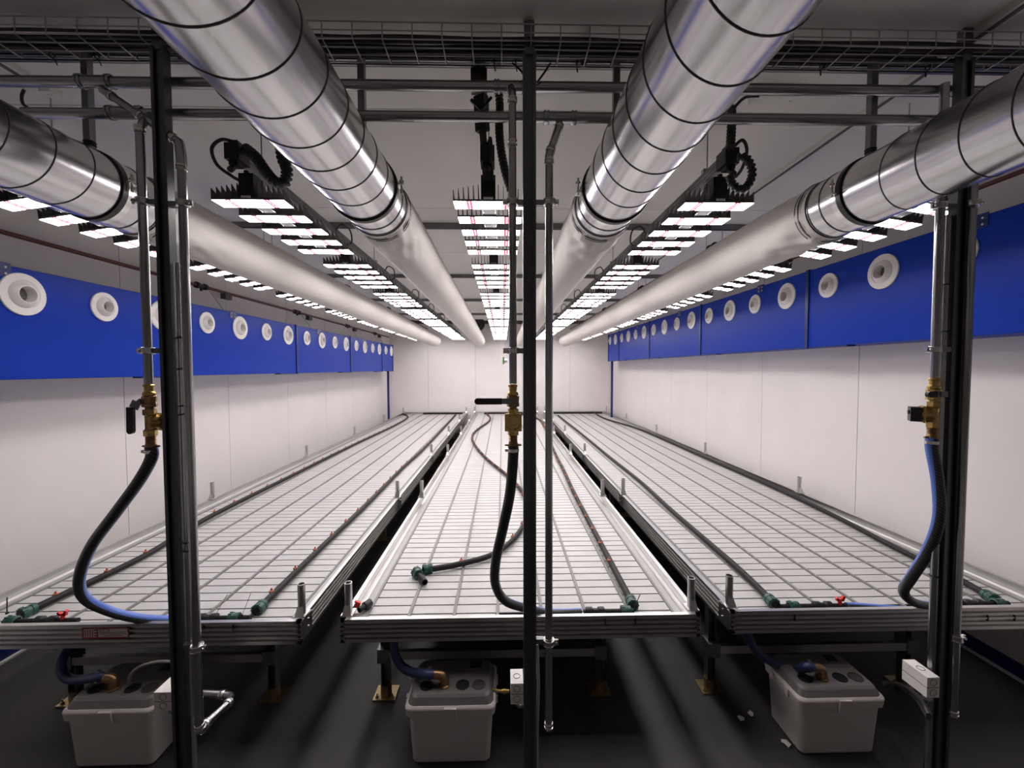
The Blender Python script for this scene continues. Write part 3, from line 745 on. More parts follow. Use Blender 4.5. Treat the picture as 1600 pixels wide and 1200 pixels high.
# ------------------------------------------------------------------ air ducts
DX = [-1.515, -.519, .430, 1.413]; DZ, DR = .677, .1226
names = ['outer left', 'inner left', 'inner right', 'outer right']
for i, x in enumerate(DX):
    Y0, Y1, Yc = YF, 1.80, 1.60
    t = thing('spiral_duct', 'round galvanised spiral air duct overhead, %s of the four' % names[i], 'air duct', (x, 0, H(DZ)), 'galvanised spiral ducts')
    b = MB(); n = 64
    o = len(b.v); ys_ = [Y0+(Y1-Y0)*k/40 for k in range(41)]
    b.tube([(x, y, H(DZ)) for y in ys_], DR, n, caps=False, ref=(0, 0, 1)); b.build('barrel', 'galv', t)
    # spiral lock seam
    b = MB(); pts = []; pitch = .1245
    y = Y0
    ph = {0: .35, 1: .35, 2: .35, 3: .35}[i]
    while y < 1.53:
        a = -2*math.pi*((y-.709)/pitch)
        pts.append((x+(DR+.0003)*math.sin(a+math.pi), y, H(DZ)+(DR+.0003)*math.cos(a+math.pi))); y += pitch/48
    b.tube(pts, .0021, 5, ref=(0, 0, 1)); b.build('spiral_seam', 'fin', t, label='dark spiral lock seam')
    b = MB(); b.lathe((x, Yc-.011, H(DZ)), (0, 1, 0), [(DR, 0), (DR+.007, 0), (DR+.007, .022), (DR, .022)], 48); b.build('clamp_lining', 'black', t, label='black rubber-lined clamp ring')
    b = MB(); b.lathe((x, Yc+.014, H(DZ)), (0, 1, 0), [(DR, 0), (DR+.0035, 0), (DR+.0035, .025), (DR, .025)], 48)
    for s in (-1, 1):
        b.box(x+s*(DR+.012)-.014, x+s*(DR+.012)+.014, Yc-.006, Yc+.03, H(DZ)+.012*s-.003, H(DZ)+.012*s+.003)
        b.cyl((x+s*(DR+.018), Yc+.01, H(DZ)-.02), (x+s*(DR+.018), Yc+.01, H(DZ)+.045), .004, 8); b.lathe((x+s*(DR+.018), Yc+.01, H(DZ)+.022), (0, 0, 1), [(0, 0), (.009, 0), (.009, .008), (0, .008)], 6)
    b.build('clamp_band', 'chrome', t)
    b = MB()
    for yy in (1.70, 1.765): b.torus((x, yy, H(DZ)), (0, 1, 0), DR+.001, .0022, 48, 6)
    b.torus((x, 1.80, H(DZ)), (0, 1, 0), DR+.001, .004, 48, 6)
    b.build('end_bead', 'galvd', t)
    # hanger
    t2 = thing('duct_hanger', 'square steel hanger rod from the ceiling down to the %s spiral duct' % names[i], 'hanger', (x, 1.61, H(CZ)), 'duct hanger rods')
    b = MB(); b.box(x-.012, x+.012, 1.590, 1.614, H(DZ)+DR+.006, H(CZ)-.008); b.build('rod', 'galvd', t2)
    b = MB(); b.box(x-.075, x+.075, 1.577, 1.627, H(CZ)-.009, H(CZ)-.002)
    for s in (-1, 1): b.lathe((x+s*.05, 1.602, H(CZ)-.009), (0, 0, -1), [(.010, 0), (.010, .007), (0, .007)], 6)
    b.build('ceiling_plate', 'chrome', t2)
    b = MB()
    for zz in (.012, .022): b.torus((x, 1.602, H(DZ)+DR+zz+.012), (0, 0, 1), .016, .004, 14, 5)
    b.build('rubber_ring', 'black', t2)
    # fabric sleeve
    r0 = DR+.004; YS, YT = 1.79, 9.62
    secs = [1.775, 1.795]+[1.815+.02*k for k in range(20)]+[2.24+.22*k for k in range(33)]
    secs = [s for s in secs if s < YT-.2]+[YT-.15, YT-.10, YT-.06, YT-.03, YT-.012, YT]
    b = MB(); n = 48; rnd = random.Random(i)
    phs = [rnd.uniform(0, 6.28) for _ in range(6)]
    base = len(b.v)
    for k, y in enumerate(secs):
        e = max(0.0, (y-(YT-.15))/.15)
        rr = (r0+.004*min(1, (y-1.77)/.3))*math.sqrt(max(0.0004, 1-e*e))
        dz = -.055*((y-1.8)/(YT-1.8))
        wr = max(0, 1-(y-1.8)/.55) if y > 1.8 else 0
        for j in range(n):
            a = 2*math.pi*j/n; lower = max(0, -math.cos(a))
            d = wr*.006*(math.sin(6*a+phs[0]+16*y)+.8*math.sin(13*a+phs[1]-26*y)+.8*math.sin(3*a+phs[3]+38*y))*(.3+.8*lower)
            d += .0012*math.sin(3*a+phs[2]+3*y)
            if k == 0: d = 0
            b.v.append((x+(rr+d)*math.sin(a), y, H(DZ)+dz+(rr+d)*math.cos(a)))
        if k:
            for j in range(n):
                b.f.append([base+(k-1)*n+j, base+k*n+j, base+k*n+(j+1) % n, base+(k-1)*n+(j+1) % n]); b.mi.append(0); b.sm.append(True)
    t = thing('fabric_duct', 'long off-white fabric air sleeve, %s of the four, clamped to its steel duct' % names[i], 'air duct', (x, 1.8, H(DZ)), 'fabric air sleeves')
    b.build('sleeve', 'fabric', t)
    b = MB(); b.torus((x, 1.815, H(DZ)), (0, 1, 0), DR+.006, .0035, 48, 6); b.torus((x, 1.835, H(DZ)), (0, 1, 0), DR+.006, .002, 48, 6); b.build('tension_band', 'galvd', t)

# ------------------------------------------------------------------ grow lights
LL = .296; BP = .183; BD = .085; HL = .70
def make_light():
    t = thing('grow_light', '', 'grow light', (0, 0, 0), 'LED grow light fixtures')
    for k in range(5):
        y0 = k*BP
        b = MB(); b.box(-LL/2, LL/2, y0, y0+BD, .002, .010)
        lb = b.build('light_bar', 'fin', t, local=True)
        b = MB(); nf = 15
        for i in range(nf):
            x = -LL/2+.001+(LL-.002)*i/(nf-1); c = 1-abs(2*i/(nf-1)-1)
            hh = .040+.030*c; w_ = .0013
            b.add([(x-w_, y0+.001, .010), (x-w_, y0+.001, .010+hh), (x-w_, y0+BD-.002, .016), (x-w_, y0+BD-.002, .010), (x+w_, y0+.001, .010), (x+w_, y0+.001, .010+hh), (x+w_, y0+BD-.002, .016), (x+w_, y0+BD-.002, .010)],
                  [(0, 1, 2, 3), (7, 6, 5, 4), (0, 4, 5, 1), (1, 5, 6, 2), (2, 6, 7, 3)])
        b.build('heat_sink', 'fin', lb, local=True)
        b = MB()
        cuts = [(-.5, 0, 0)]
        def seg(a, c, m): b.add([(a*LL, y0+.002, 0), (c*LL, y0+.002, 0), (c*LL, y0+BD-.002, 0), (a*LL, y0+BD-.002, 0), (a*LL, y0+.002, .002), (c*LL, y0+.002, .002), (c*LL, y0+BD-.002, .002), (a*LL, y0+BD-.002, .002)], [(0, 3, 2, 1), (0, 1, 5, 4), (1, 2, 6, 5), (2, 3, 7, 6), (3, 0, 4, 7)], m)
        for s in (-1, 1):
            e = sorted((s*.5, s*.312)); seg(e[0], e[1], 0)
            e = sorted((s*.312, s*.286)); seg(e[0], e[1], 1)
            e = sorted((s*.286, s*.258)); seg(e[0], e[1], 3)
            e = sorted((s*.258, s*.232)); seg(e[0], e[1], 1)
            e = sorted((s*.232, s*.004)); seg(e[0], e[1], 0)
        seg(-.004, .004, 2)
        # red diode clusters between the two red rows
        for s in (-1, 1):
            for (fy, w2) in ((.30, .03), (.55, .03)):
                xa = s*.272*LL; b.add([(xa-.006, y0+BD*fy, -.0004), (xa-.001, y0+BD*(fy+.12), -.0004), (xa+.006, y0+BD*fy+.002, -.0004), (xa, y0+BD*(fy+.2), -.0004)], [(0, 3, 2, 1)], 1)
        b.build('diode_panel', ['led', 'ledred', 'ledgap', 'ledpink'], lb, local=True)
    b = MB()
    b.box(-.030, -.026, .01, 4*BP+BD-.01, .0105, .0175); b.box(.026, .030, .01, 4*BP+BD-.01, .0105, .0175); b.box(-.026, .026, .02, 4*BP+BD-.02, .0105, .013, 1)
    b.build('spine', ['chrome', 'galvd'], t, local=True)
    b = MB(); b.box(-.030, .030, -.006, .050, .008, .108); b.cyl((0, .0, .108), (0, .0, .118), .010, 10); b.build('driver_box', 'black', t, local=True)
    b = MB(); b.box(-.02, .02, -.0085, -.006, .007, .016); b.build('latch', 'chrome', t, local=True)
    b = MB()
    for yy in (.10, .62):
        b = MB(); b.box(-.012, .012, yy, yy+.02, .013, .125); b.build('hanger_bracket', 'galvd', t, local=True)
    return t
ROWX = [-1.955, -1.058, -.058, .926, 1.85]
rown = ['row beside the left wall', 'row left of centre', 'centre row', 'row right of centre', 'row beside the right wall']
nths = ['nearest', 'second', 'third', 'fourth', 'fifth', 'sixth', 'seventh', 'farthest']
proto = make_light()
bpy.context.view_layer.update()
first = True
for ri, x in enumerate(ROWX):
    for k in range(8):
        o = proto if first else copy_tree(proto)
        first = False
        tilt = {0: -.15, 4: .15}.get(ri, 0)
        o.location = (x, 1.785+1.085*k, H(HL)); o.rotation_euler = (0, tilt, 0)
        o['label'] = 'five-bar LED grow light, %s in the %s' % (nths[k], rown[ri])
# lamp rails
for ri, x in enumerate(ROWX):
    z = H(HL)+.135
    t = thing('lamp_rail', 'grey aluminium lamp rail above the grow lights in the %s' % rown[ri], 'rail', (x, 1.6, z), 'lamp rails')
    b = MB(); pr = [(-.02, 0), (.02, 0), (.02, .008), (.016, .010), (.016, .014), (.02, .016), (.02, .026), (.016, .028), (.016, .032), (.02, .034), (.02, .042), (-.02, .042), (-.02, .034), (-.016, .032), (-.016, .028), (-.02, .026), (-.02, .016), (-.016, .014), (-.016, .010), (-.02, .008)]
    if ri in (0, 4): b.prism(pr, lambda p, q, u: (x+p, u, z+.02+q), 1.75, 10.4)
    else: b.prism(pr, lambda p, q, u: (x+p, u, z+q), 1.74, 10.4)
    b.build('rail', 'galvd', t)
    for y in (1.90, 3.515, 5.395, 7.275, 9.155):
        b = MB(); b.cyl((x, y, z+.04), (x, y, H(CZ)-.03 if y > 2 else H(CZ)-.002), .0028, 6); b.box(x-.022, x+.022, y-.012, y+.012, z+.04, z+.058)
        b.build('suspension_rod', 'wire', t)
    if ri in (1, 2, 3):
        b = MB(); b.box(x-.028, x+.028, 1.69, 1.765, z-.012, z+.05); b.box(x-.018, x+.018, 1.70, 1.74, z-.03, z+.065)
        b.cyl((x, 1.68, z-.06), (x, 1.73, z-.01), .012, 8)
        b.build('end_connector', 'black', t)
        s = 1 if ri == 3 else -1
        if ri == 2: P = [(x, 1.74, z+.06), (x+.012, 1.68, z+.07), (x+.016, 1.67, z+.02), (x+.012, 1.72, z-.03)]
        elif ri == 1: P = [oY(372, 224, 1.72), oY(347, 218, 1.71), oY(331, 232, 1.71), oY(339, 257, 1.74), oY(362, 275, 1.78), oY(374, 282, 1.785)]
        else: P = [oY(1146, 230, 1.70), oY(1160, 219, 1.68), oY(1167, 235, 1.68), oY(1160, 262, 1.72), oY(1150, 276, 1.77)]
        b = MB(); b.tube(spline(P, 8), .0065, 8); b.build('power_cable', 'cable', t)
    # small cable loops over each fixture
    if ri in (1, 3):
        for k in range(1, 8):
            y = 1.785+1.085*k-.12; s = 1 if ri == 1 else -1
            b = MB(); b.tube(spline([(x+s*.02, y-.08, z+.03), (x+s*.04, y-.05, z+.075), (x+s*.075, y, z+.06), (x+s*.07, y+.05, z+.0), (x+s*.03, y+.07, z-.02)], 6), .005, 6); b.build('power_cable', 'cable', t)
# corrugated hoses at the row ends
def corrug(label, pts, r=.0155, pitch=.0165):
    C = spline(pts, 14); L = [0]
    for a, c in zip(C[:-1], C[1:]): L.append(L[-1]+(c-a).length)
    n = int(L[-1]/pitch*4); P = []
    j = 0
    for i in range(n+1):
        s = L[-1]*i/n
        while j < len(L)-2 and L[j+1] < s: j += 1
        f_ = (s-L[j])/max(1e-9, L[j+1]-L[j]); P.append(C[j]+(C[j+1]-C[j])*min(1, f_))
    rr = [r*(1.0, 1.30, 1.30, .78)[i % 4] for i in range(n+1)]
    b = MB(); b.tube(P, rr, 12)
    return tag(b.build('corrugated_hose', 'rubber'), label, 'cable hose', 'corrugated cable hoses')
corrug('black corrugated cable hose dipping in a loop left of the inner left steel duct', [oY(383, 232, 1.72), oY(400, 246, 1.71), oY(414, 266, 1.71), oY(430, 284, 1.71), oY(445, 284, 1.72), oY(448, 264, 1.72), oY(440, 240, 1.72), Vector((-.89, 1.72, H(1.06))), Vector((-.88, 1.72, H(CZ)))], .0175)
corrug('black corrugated cable hose hanging beside the centre riser pipe', [oY(779, 140, 1.72), oY(781, 166, 1.72), oY(780, 200, 1.68), oY(783, 235, 1.66), oY(790, 270, 1.64), oY(799, 300, 1.62)], .013)
corrug('black corrugated cable hose hanging straight down to the lamp row right of centre', [oY(1143, 168, 1.72), oY(1143, 196, 1.70), oY(1141, 232, 1.68)], .0135)
corrug('black corrugated cable hose coiled in a ring beside the lamp row right of centre', [oY(1152, 246, 1.64), oY(1164, 246, 1.63), oY(1173, 258, 1.62), oY(1175, 274, 1.62), oY(1168, 290, 1.62), oY(1157, 296, 1.62), oY(1145, 288, 1.63), oY(1140, 276, 1.64)], .0125)
# centre suspension arm
t = thing('suspension_arm', 'dark steel suspension arm with bracket above the near end of the centre lamp row', 'bracket', oY(750, 130, 1.6))
b = MB(); p = oY(748, 122, 1.67); b.cbox((p.x, 1.69, H(CZ)-.055), (.062, .05, .108)); b.lathe((p.x, 1.664, H(CZ)-.045), (0, -1, 0), [(.020, 0), (.020, .004), (.014, .004), (.014, -.01), (0, -.01)], 16); b.build('ceiling_bracket', 'brown', t)
b = MB(); a = oY(751, 150, 1.69); c = oY(754, 205, 1.70); b.beam(a, c, .05, .03); b.beam(oY(736, 156, 1.66), oY(752, 172, 1.66), .012, .01); b.beam(oY(752, 172, 1.66), oY(768, 152, 1.66), .008, .008)
b.build('hinge_block', 'black', t)
b = MB(); b.beam(oY(754, 200, 1.70), oY(760, 282, 1.76), .026, .012); b.build('arm', 'brown', t)
b = MB(); b.beam(oY(762, 228, 1.68), oY(764, 282, 1.75), .038, .02); b.build('arm_end', 'black', t)

# ------------------------------------------------------------------ blue air boxes
def airbox(side, FX, WX, zb, zt, rz, y0, y1, holes, label):
    s = 1 if FX < 0 else -1            # face normal direction (towards the aisle)
    cy = (y0+y1)/2
    t = thing('air_box', label, 'air box', (FX, cy, H(zb)), 'blue air boxes on the %s wall' % side)
    # face panel with round holes approximated by nozzle flanges covering
    b = MB()
    lo, hi = sorted((FX, FX-s*.0015)); wl, wh = sorted((FX, WX))
    holes = [h for h in holes if y0+.12 < h[0] < y1-.05]
    # front face as grid with square openings behind the flanges
    ycur = y0
    for (hy, hr) in holes:
        q = hr*.55
        b.box(lo, hi, ycur, hy-q, H(zb), H(zt)); b.box(lo, hi, hy-q, hy+q, H(zb), H(rz)-q); b.box(lo, hi, hy-q, hy+q, H(rz)+q, H(zt)); ycur = hy+q
    b.box(lo, hi, ycur, y1, H(zb), H(zt))
    nb = max(2, int((y1-y0)/.155))
    b.box(wl, wh, y0+.001, y1-.001, H(zb)-.001, H(zb)+.0015); b.box(wl, wh, y0+.001, y1-.001, H(zt)-.0015, H(zt))
    b.build('casing', 'blue', t)
    b = MB(); l2, h2 = sorted((FX+s*.010, FX-s*.03))
    b.box(l2, h2, y1-.030, y1+.004, H(zb)-.012, H(zt)+.008); b.box(min(WX, FX), max(WX, FX), y1-.004, y1+.002, H(zb), H(zt))
    l2, h2 = sorted((FX+s*.004, FX-s*.06)); b.box(l2, h2, y1-.42, y1, H(zb)-.012, H(zb)-.001)
    b.build('end_frame', 'blued', t)
    b = MB(); yy = y0+.62; l2, h2 = sorted((FX+s*.003, FX-.001*s)); b.box(l2, h2, yy-.05, yy+.05, H(zt)-.06, H(zt)+.012)
    b.build('hanger_tab', 'blued', t)
    b = MB()
    for dy in (-.025, .025):
        for dz in (-.012, -.045): b.lathe((FX+s*.003, yy+dy, H(zt)+dz), (s, 0, 0), [(.006, 0), (.005, .003), (0, .004)], 8)
    b.build('rivet', 'white', t)
    for hy, hr in holes:
        b = MB(); k = hr
        b.lathe((FX, hy, H(rz)), (s, 0, 0), [(k, .0005), (k, .007), (k*.97, .010), (k*.70, .012), (k*.67, .008), (k*.64, .008), (k*.62, .014), (k*.50, .026), (k*.42, .034), (k*.385, .034), (k*.37, .028), (k*.37, -.04)], 32)
        nz = b.build('air_nozzle', 'white', t, label='white round air nozzle')
        b = MB(); b.lathe((FX, hy, H(rz)), (s, 0, 0), [(k*.37, -.02), (0, -.02)], 24); b.build('damper', 'damper', nz, label='grey damper disc deep in the nozzle')
    return t
oc = ['nearest', 'second', 'third', 'fourth', 'fifth', 'farthest']
RL_, RS_ = .113, .093
LZ = (-.053, .543, .403); RZ = (.166, .787, .628)
def holesL(): return [(1.86+.46*k+ (0), RS_ if k % 2 == 0 else RL_) for k in range(-4, 18)]
edgesL = [-.26, 1.60, 3.46, 5.32, 7.18, 9.04, 9.90]
hl = []
for e in edgesL[:-1]:
    for j, d_ in enumerate((.26, .72, 1.18, 1.64)): hl.append((e+d_, RS_ if j % 2 == 0 else RL_))
edgesR = [-.30, 1.55, 3.40, 5.25, 7.10, 8.97, 9.84]
hr_ = []
for e in edgesR[:-1]:
    for j, d_ in enumerate((.24, .70, 1.16, 1.62)): hr_.append((e+d_, RL_ if j % 2 == 0 else RS_))
for k in range(1, 6):
    y0, y1 = edgesL[k], edgesL[k+1]
    airbox('left', -2.58, XL, *LZ, y0, y1, [h for h in hl if y0 < h[0] < y1-.1], 'blue air box with white nozzles on the left wall, %s' % ('nearest', 'second', 'third', 'fourth', 'farthest and shortest')[k-1])
    y0, y1 = edgesR[k], edgesR[k+1]
    airbox('right', 2.50, XR, *RZ, y0, y1, [h for h in hr_ if y0 < h[0] < y1-.1], 'blue air box with white nozzles on the right wall, %s' % ('nearest', 'second', 'third', 'fourth', 'farthest and shortest')[k-1])
for X, zb, n_, yy in ((oY(607, 620, 9.80).x, LZ[0], 'left', 9.80), (oY(956, 610, 9.74).x, RZ[0], 'right', 9.74)):
    b = MB(); b.box(X-.022, X+.022, yy-.022, yy+.022, 0, H(zb)-.012); tag(b.build('support_post', 'blued'), 'thin blue post under the far end of the blue air boxes on the %s wall' % n_, 'post', 'blue support posts')

# ------------------------------------------------------------------ wall pipes and sleeve suspension pipes
def wallpipe(label, x, z, y0, y1, fit, r=.014, mat_='redpipe', box=True, wires=None):
    t = thing('heating_pipe', label, 'pipe', (x, y0, H(z)))
    b = MB(); b.tube([(x, y0, H(z)), (x, y1, H(z))], r, 12); b.build('pipe', mat_, t)
    for y in fit:
        b = MB(); b.lathe((x, y-.07, H(z)), (0, 1, 0), [(r, 0), (r*2.1, .004), (r*2.1, .03), (r*1.4, .034), (r*1.4, .10), (r*2.1, .104), (r*2.1, .13), (r, .135)], 14); b.cyl((x, y, H(z)-.045), (x, y, H(z)), .012, 8)
        b.build('coupling', 'black', t)
        if box:
            b = MB(); b.box(x-.025, x+.025, y+.30, y+.40, H(z)-.065, H(z)-.01); b.build('junction', 'fin', t)
    if wires:
        for y in fit:
            b = MB(); s = 1 if x < 0 else -1
            b.cyl((x+s*.015, y+.05, H(z)), (wires[0], y+.03, H(wires[1])), .0018, 5); b.build('hanging_wire', 'cable', t)
    return t
wallpipe('dark red pipe with black couplings on the left wall above the blue air boxes', -2.78, .765, YF+.02, 10.3, (3.95, 5.75, 7.6, 9.2), wires=(-2.60, .545))
wallpipe('dark red pipe with black couplings on the right wall above the blue air boxes', 2.66, 1.0, YF+.02, 10.3, (1.95, 3.9, 5.8, 7.6, 9.3), r=.013, box=False)
for x, z, n_, ii in ((-1.83, .955, 'left', 0), (1.66, .95, 'right', 3)):
    t = thing('sleeve_rail', 'dark red rail pipe hanging above the outer %s fabric sleeve' % n_, 'rail', (x, 2.1, H(z)), 'rails above the fabric sleeves')
    b = MB(); b.tube([(x, 2.05, H(z)), (x, 10.2, H(z))], .012, 10); b.build('pipe', 'redpipe', t)
    y = 2.3
    while y < 9.6:
        b = MB(); dz = -.055*((y-1.8)/7.82)
        b.beam((x*.985, y, H(z)-.004), (DX[ii]+(x-DX[ii])*.42, y, H(DZ)+dz+DR*.93), .010, .003); b.build('strap', 'white', t, label='white strap')
        y += .62
    for y in (3.3, 5.0, 6.8, 8.6):
        b = MB(); b.lathe((x, y-.05, H(z)), (0, 1, 0), [(.012, 0), (.03, .004), (.03, .025), (.018, .03), (.018, .08), (.03, .084), (.03, .10), (.012, .105)], 12); b.build('coupling', 'black', t)
        b = MB(); b.cyl((x, y+.1, H(z)), (x, y+.1, H(CZ)-.001), .0025, 6); b.build('suspension_rod', 'wire', t)

# ------------------------------------------------------------------ cable tray
TY0, TY1, TZ = 1.452, 1.562, 1.105
t = thing('cable_tray', 'wire mesh cable tray hanging across the room just below the ceiling', 'cable tray', (0, TY0, H(TZ)))
b = MB()
Tx0, Tx1 = XL+.01, XR-.01; wr = .0024
for (y, z) in ((TY0, TZ+.055), (TY0, TZ+.027), (TY0, TZ), (TY0+.037, TZ), (TY0+.074, TZ), (TY1, TZ), (TY1, TZ+.027), (TY1, TZ+.055)):
    b.cyl((Tx0, y, H(z)), (Tx1, y, H(z)), wr, 6)
x = Tx0+.05
while x < Tx1:
    b.tube([(x, TY0, H(TZ)+.057), (x, TY0, H(TZ)-.002), (x, TY1, H(TZ)-.002), (x, TY1, H(TZ)+.057)], wr, 6, ref=(1, 0, 0)); x += .1
b.build('wire_basket', 'wire', t)
for x in (-2.3, -1.15, .3, 1.2, 2.3):
    b = MB(); b.box(x-.01, x+.01, TY1+.003, TY1+.008, H(TZ)-.004, H(CZ)-.002); b.build('hanger', 'galvd', t)
rnd = random.Random(3)
for i in range(9):
    y = TY0+.012+i*.0108; rr = rnd.uniform(.004, .0065)
    P = []
    n_ = 18
    for k in range(n_+1):
        P.append((Tx0+(Tx1-Tx0)*k/n_, y+rnd.uniform(-.004, .004), H(TZ)+.004+rr+rnd.uniform(0, .012)+(i % 2)*.01))
    b = MB(); b.tube(spline(P, 5), rr, 7)
    tag(b.build('cable', 'cable'), 'dark cable lying in the wire tray, %s from its near edge' % ('first', 'second', 'third', 'fourth', 'fifth', 'sixth', 'seventh', 'eighth', 'ninth')[i], 'cable', 'cables in the cable tray')
for i, (u, v0) in enumerate(((84, 98), (153, 96), (772, 100), (806, 100), (901, 100), (1283, 104), (1448, 106))):
    p = oY(u, v0, TY1); b = MB(); b.torus((p.x, TY1-.004, H(TZ)+.006), (1, 0, 0), .010, .0025, 14, 5); b.beam((p.x, TY1+.004, H(TZ)-.002), (p.x+.005, TY1+.007, H(TZ)-.02), .004, .003)
    tag(b.build('cable_tie', 'black'), 'black cable tie on the far edge of the wire tray, %s from the left' % ('first', 'second', 'third', 'fourth', 'fifth', 'sixth', 'seventh')[i], 'cable tie', 'cable ties on the tray')
# cables dropping to the centre post
for i, (pts, where) in enumerate((([oY(801, 99, 1.56), oY(815, 112, 1.53), oY(822, 128, 1.517)], 'left'), ([oY(860, 99, 1.56), oY(850, 114, 1.53), oY(840, 128, 1.517)], 'right'))):
    b = MB(); b.tube(spline(pts, 6), .004, 6); tag(b.build('cable', 'cable'), 'short grey cable curving from the tray to the %s side of the centre post' % where, 'cable')
# ceiling plates and boxes
def cbox_thing(label, u0, v0, u1, v1, h_, mat_='ceil'):
    z = CZ-h_
    a = oZ(u0, v0, z); c = oZ(u1, v1, z)
    x0, x1 = sorted((a.x, c.x)); y0, y1 = sorted((a.y, c.y))
    b = MB(); b.box(x0, x1, y0, y1, H(CZ)-h_, H(CZ)-.001)
    for xx in (x0+.015, x1-.015): b.lathe((xx, (y0+y1)/2, H(CZ)-h_), (0, 0, -1), [(.006, 0), (.004, .003), (0, .003)], 8)
    tag(b.build('ceiling_box', mat_), label, 'junction box', 'small boxes on the ceiling')
cbox_thing('small grey box on the ceiling at the upper left, beside its cable trunking', 60, 142, 98, 155, .03)
cbox_thing('small grey box on the ceiling near the inner right duct', 1183, 150, 1232, 166, .04)
cbox_thing('small grey box on the ceiling behind the centre post', 822, 110, 850, 162, .02)
b = MB(); p = oY(1182, 150, 1.72)
P = [oY(1185, 150, 1.75), oY(1165, 152, 1.70), oY(1150, 165, 1.68), oY(1143, 175, 1.70)]
b.tube(spline(P, 6), .006, 8); tag(b.build('cable', 'cable'), 'black cable from the ceiling box to the corrugated hose on the right', 'cable')
b = MB(); b.tube(spline([oY(38, 140, 1.60), oY(34, 150, 1.6), oY(36, 162, 1.6), oY(46, 170, 1.6)], 6), .005, 8); tag(b.build('cable', 'cable'), 'short black cable loop at the ceiling box on the upper left', 'cable')

# fan / camera box at the far end
p = oY(746, 506, 10.35)
t = thing('ventilator', 'small dark round fan high on the back wall by the inner left sleeve', 'fan', p)
b = MB(); b.lathe(p, (0, -1, 0), [(0, -.12), (.16, -.12), (.18, -.10), (.18, .02), (.15, .03), (.15, .0), (.07, .0), (.07, .03), (0, .03)], 24); b.build('housing', 'black', t)
b = MB(); b.torus(p+Vector((0, -.02, 0)), (0, 1, 0), .115, .012, 24, 6); b.build('grille_ring', 'fin', t)
b = MB(); b.beam(p+Vector((0, .1, -.15)), p+Vector((.03, .25, -.45)), .03, .03); b.box(p.x-.02, p.x+.14, p.y+.1, p.y+.34, p.z-.47, p.z-.43); b.box(p.x-.15, p.x+.15, p.y-.05, p.y+.15, p.z+.17, H(CZ)-.08); b.build('bracket', 'black', t)
# sensor
p = oY(784, 563, 4.0)
t = thing('climate_sensor', 'small white and green sensor box hanging on two thin wires in mid-room', 'sensor', p)
b = MB(); b.loft([(p.x-.012, p.y, p.z-.045, .020, .014, .006), (p.x-.012, p.y, p.z+.045, .020, .014, .006)]); b.build('case', 'white', t)
b = MB(); b.box(p.x+.010, p.x+.026, p.y-.012, p.y+.012, p.z-.035, p.z+.03); b.lathe((p.x+.018, p.y-.012, p.z), (0, -1, 0), [(.011, 0), (.011, .006), (0, .006)], 12); b.build('sensor_head', 'lime', t, label='green sensor head')
b = MB(); b.lathe((p.x+.026, p.y, p.z-.005), (1, 0, 0), [(.018, 0), (.018, .01), (.012, .012), (.018, .016), (.018, .026), (0, .026)], 12); b.build('probe', 'alu', t)
b = MB(); b.cyl((p.x-.008, p.y, p.z+.045), (p.x-.004, p.y, H(CZ)-.002), .0018, 5); b.cyl((p.x+.016, p.y, p.z+.03), (p.x+.010, p.y, H(CZ)-.002), .0018, 5); b.build('wire', 'white', t)

# ------------------------------------------------------------------ pump bins, hoses, junction boxes
def pump(side, x, y, label, loop=False):
    t = thing('pump_tank', label, 'pump tank', (x, y+.14, 0), 'grey pump tanks under the benches')
    cy = y+.135
    b = MB(); b.loft([(x, cy, .003, .155, .098, .018), (x, cy, .012, .163, .104, .022), (x, cy, .228, .176, .116, .025)], cap0=True, cap1=True); b.build('tank', 'bin', t)
    b = MB(); b.loft([(x, cy, .222, .186, .127, .028), (x, cy, .255, .190, .131, .030), (x, cy, .260, .188, .129, .030), (x, cy, .266, .182, .124, .032)], cap1=True); rimo = b.build('lid_rim', 'bin', t)
    b = MB(); b.loft([(x, cy, .264, .180, .122, .032), (x, cy+.003, .290, .168, .110, .03), (x, cy+.004, .298, .160, .102, .03)]); ld = b.build('lid', 'lid', t, label='darker grey lid top')
    b = MB(); b.loft([(x+.002, cy-.131, .212, .028, .004, .003), (x+.002, cy-.133, .264, .026, .006, .003)]); b.build('clip', 'bin', t)
    for s in (-1, 1):
        for dy in (-.05, .05): 
            b = MB(); b.box(x+s*.19-.006, x+s*.19+.006, cy+dy-.012, cy+dy+.012, .225, .258); b.build('hinge', 'bin', t)
    zt = .298
    for dx in (-.11, .045, .115):
        b = MB(); b.lathe((x+dx, cy-.050, zt), (0, 0, 1), [(.029, 0), (.029, .003), (.025, .003), (.025, .0012), (0, .0012)], 20)
        b.build('port', 'black' if dx != .115 else 'fin', ld, label='round black port')
    b = MB(); b.box(x+.055, x+.145, cy+.04, cy+.10, zt, zt+.003); b.build('display_frame', 'lid', ld)
    b = MB(); b.box(x+.07, x+.12, cy+.048, cy+.09, zt+.003, zt+.0045); b.build('display', 'black', ld)
    b = MB(); xx = x-.035
    b.tube(spline([(xx, cy-.050, zt-.002), (xx, cy-.050, zt+.028), (xx-.010, cy-.050, zt+.045), (xx-.05, cy-.050, zt+.050)], 6), .018, 14); b.lathe((xx, cy-.050, zt), (0, 0, 1), [(.025, 0), (.025, .006), (.018, .008)], 16)
    b.build('elbow', 'bronze', t, label='brown elbow connector')
    return Vector((xx-.045, cy-.050, zt+.050))
e1 = pump('left', -1.632, 1.69, 'pale grey pump tank under the near end of the left bench')
e2 = pump('middle', -.222, 1.672, 'pale grey pump tank under the near end of the middle bench')
e3 = pump('right', 1.436, 1.672, 'pale grey pump tank under the near end of the right bench')
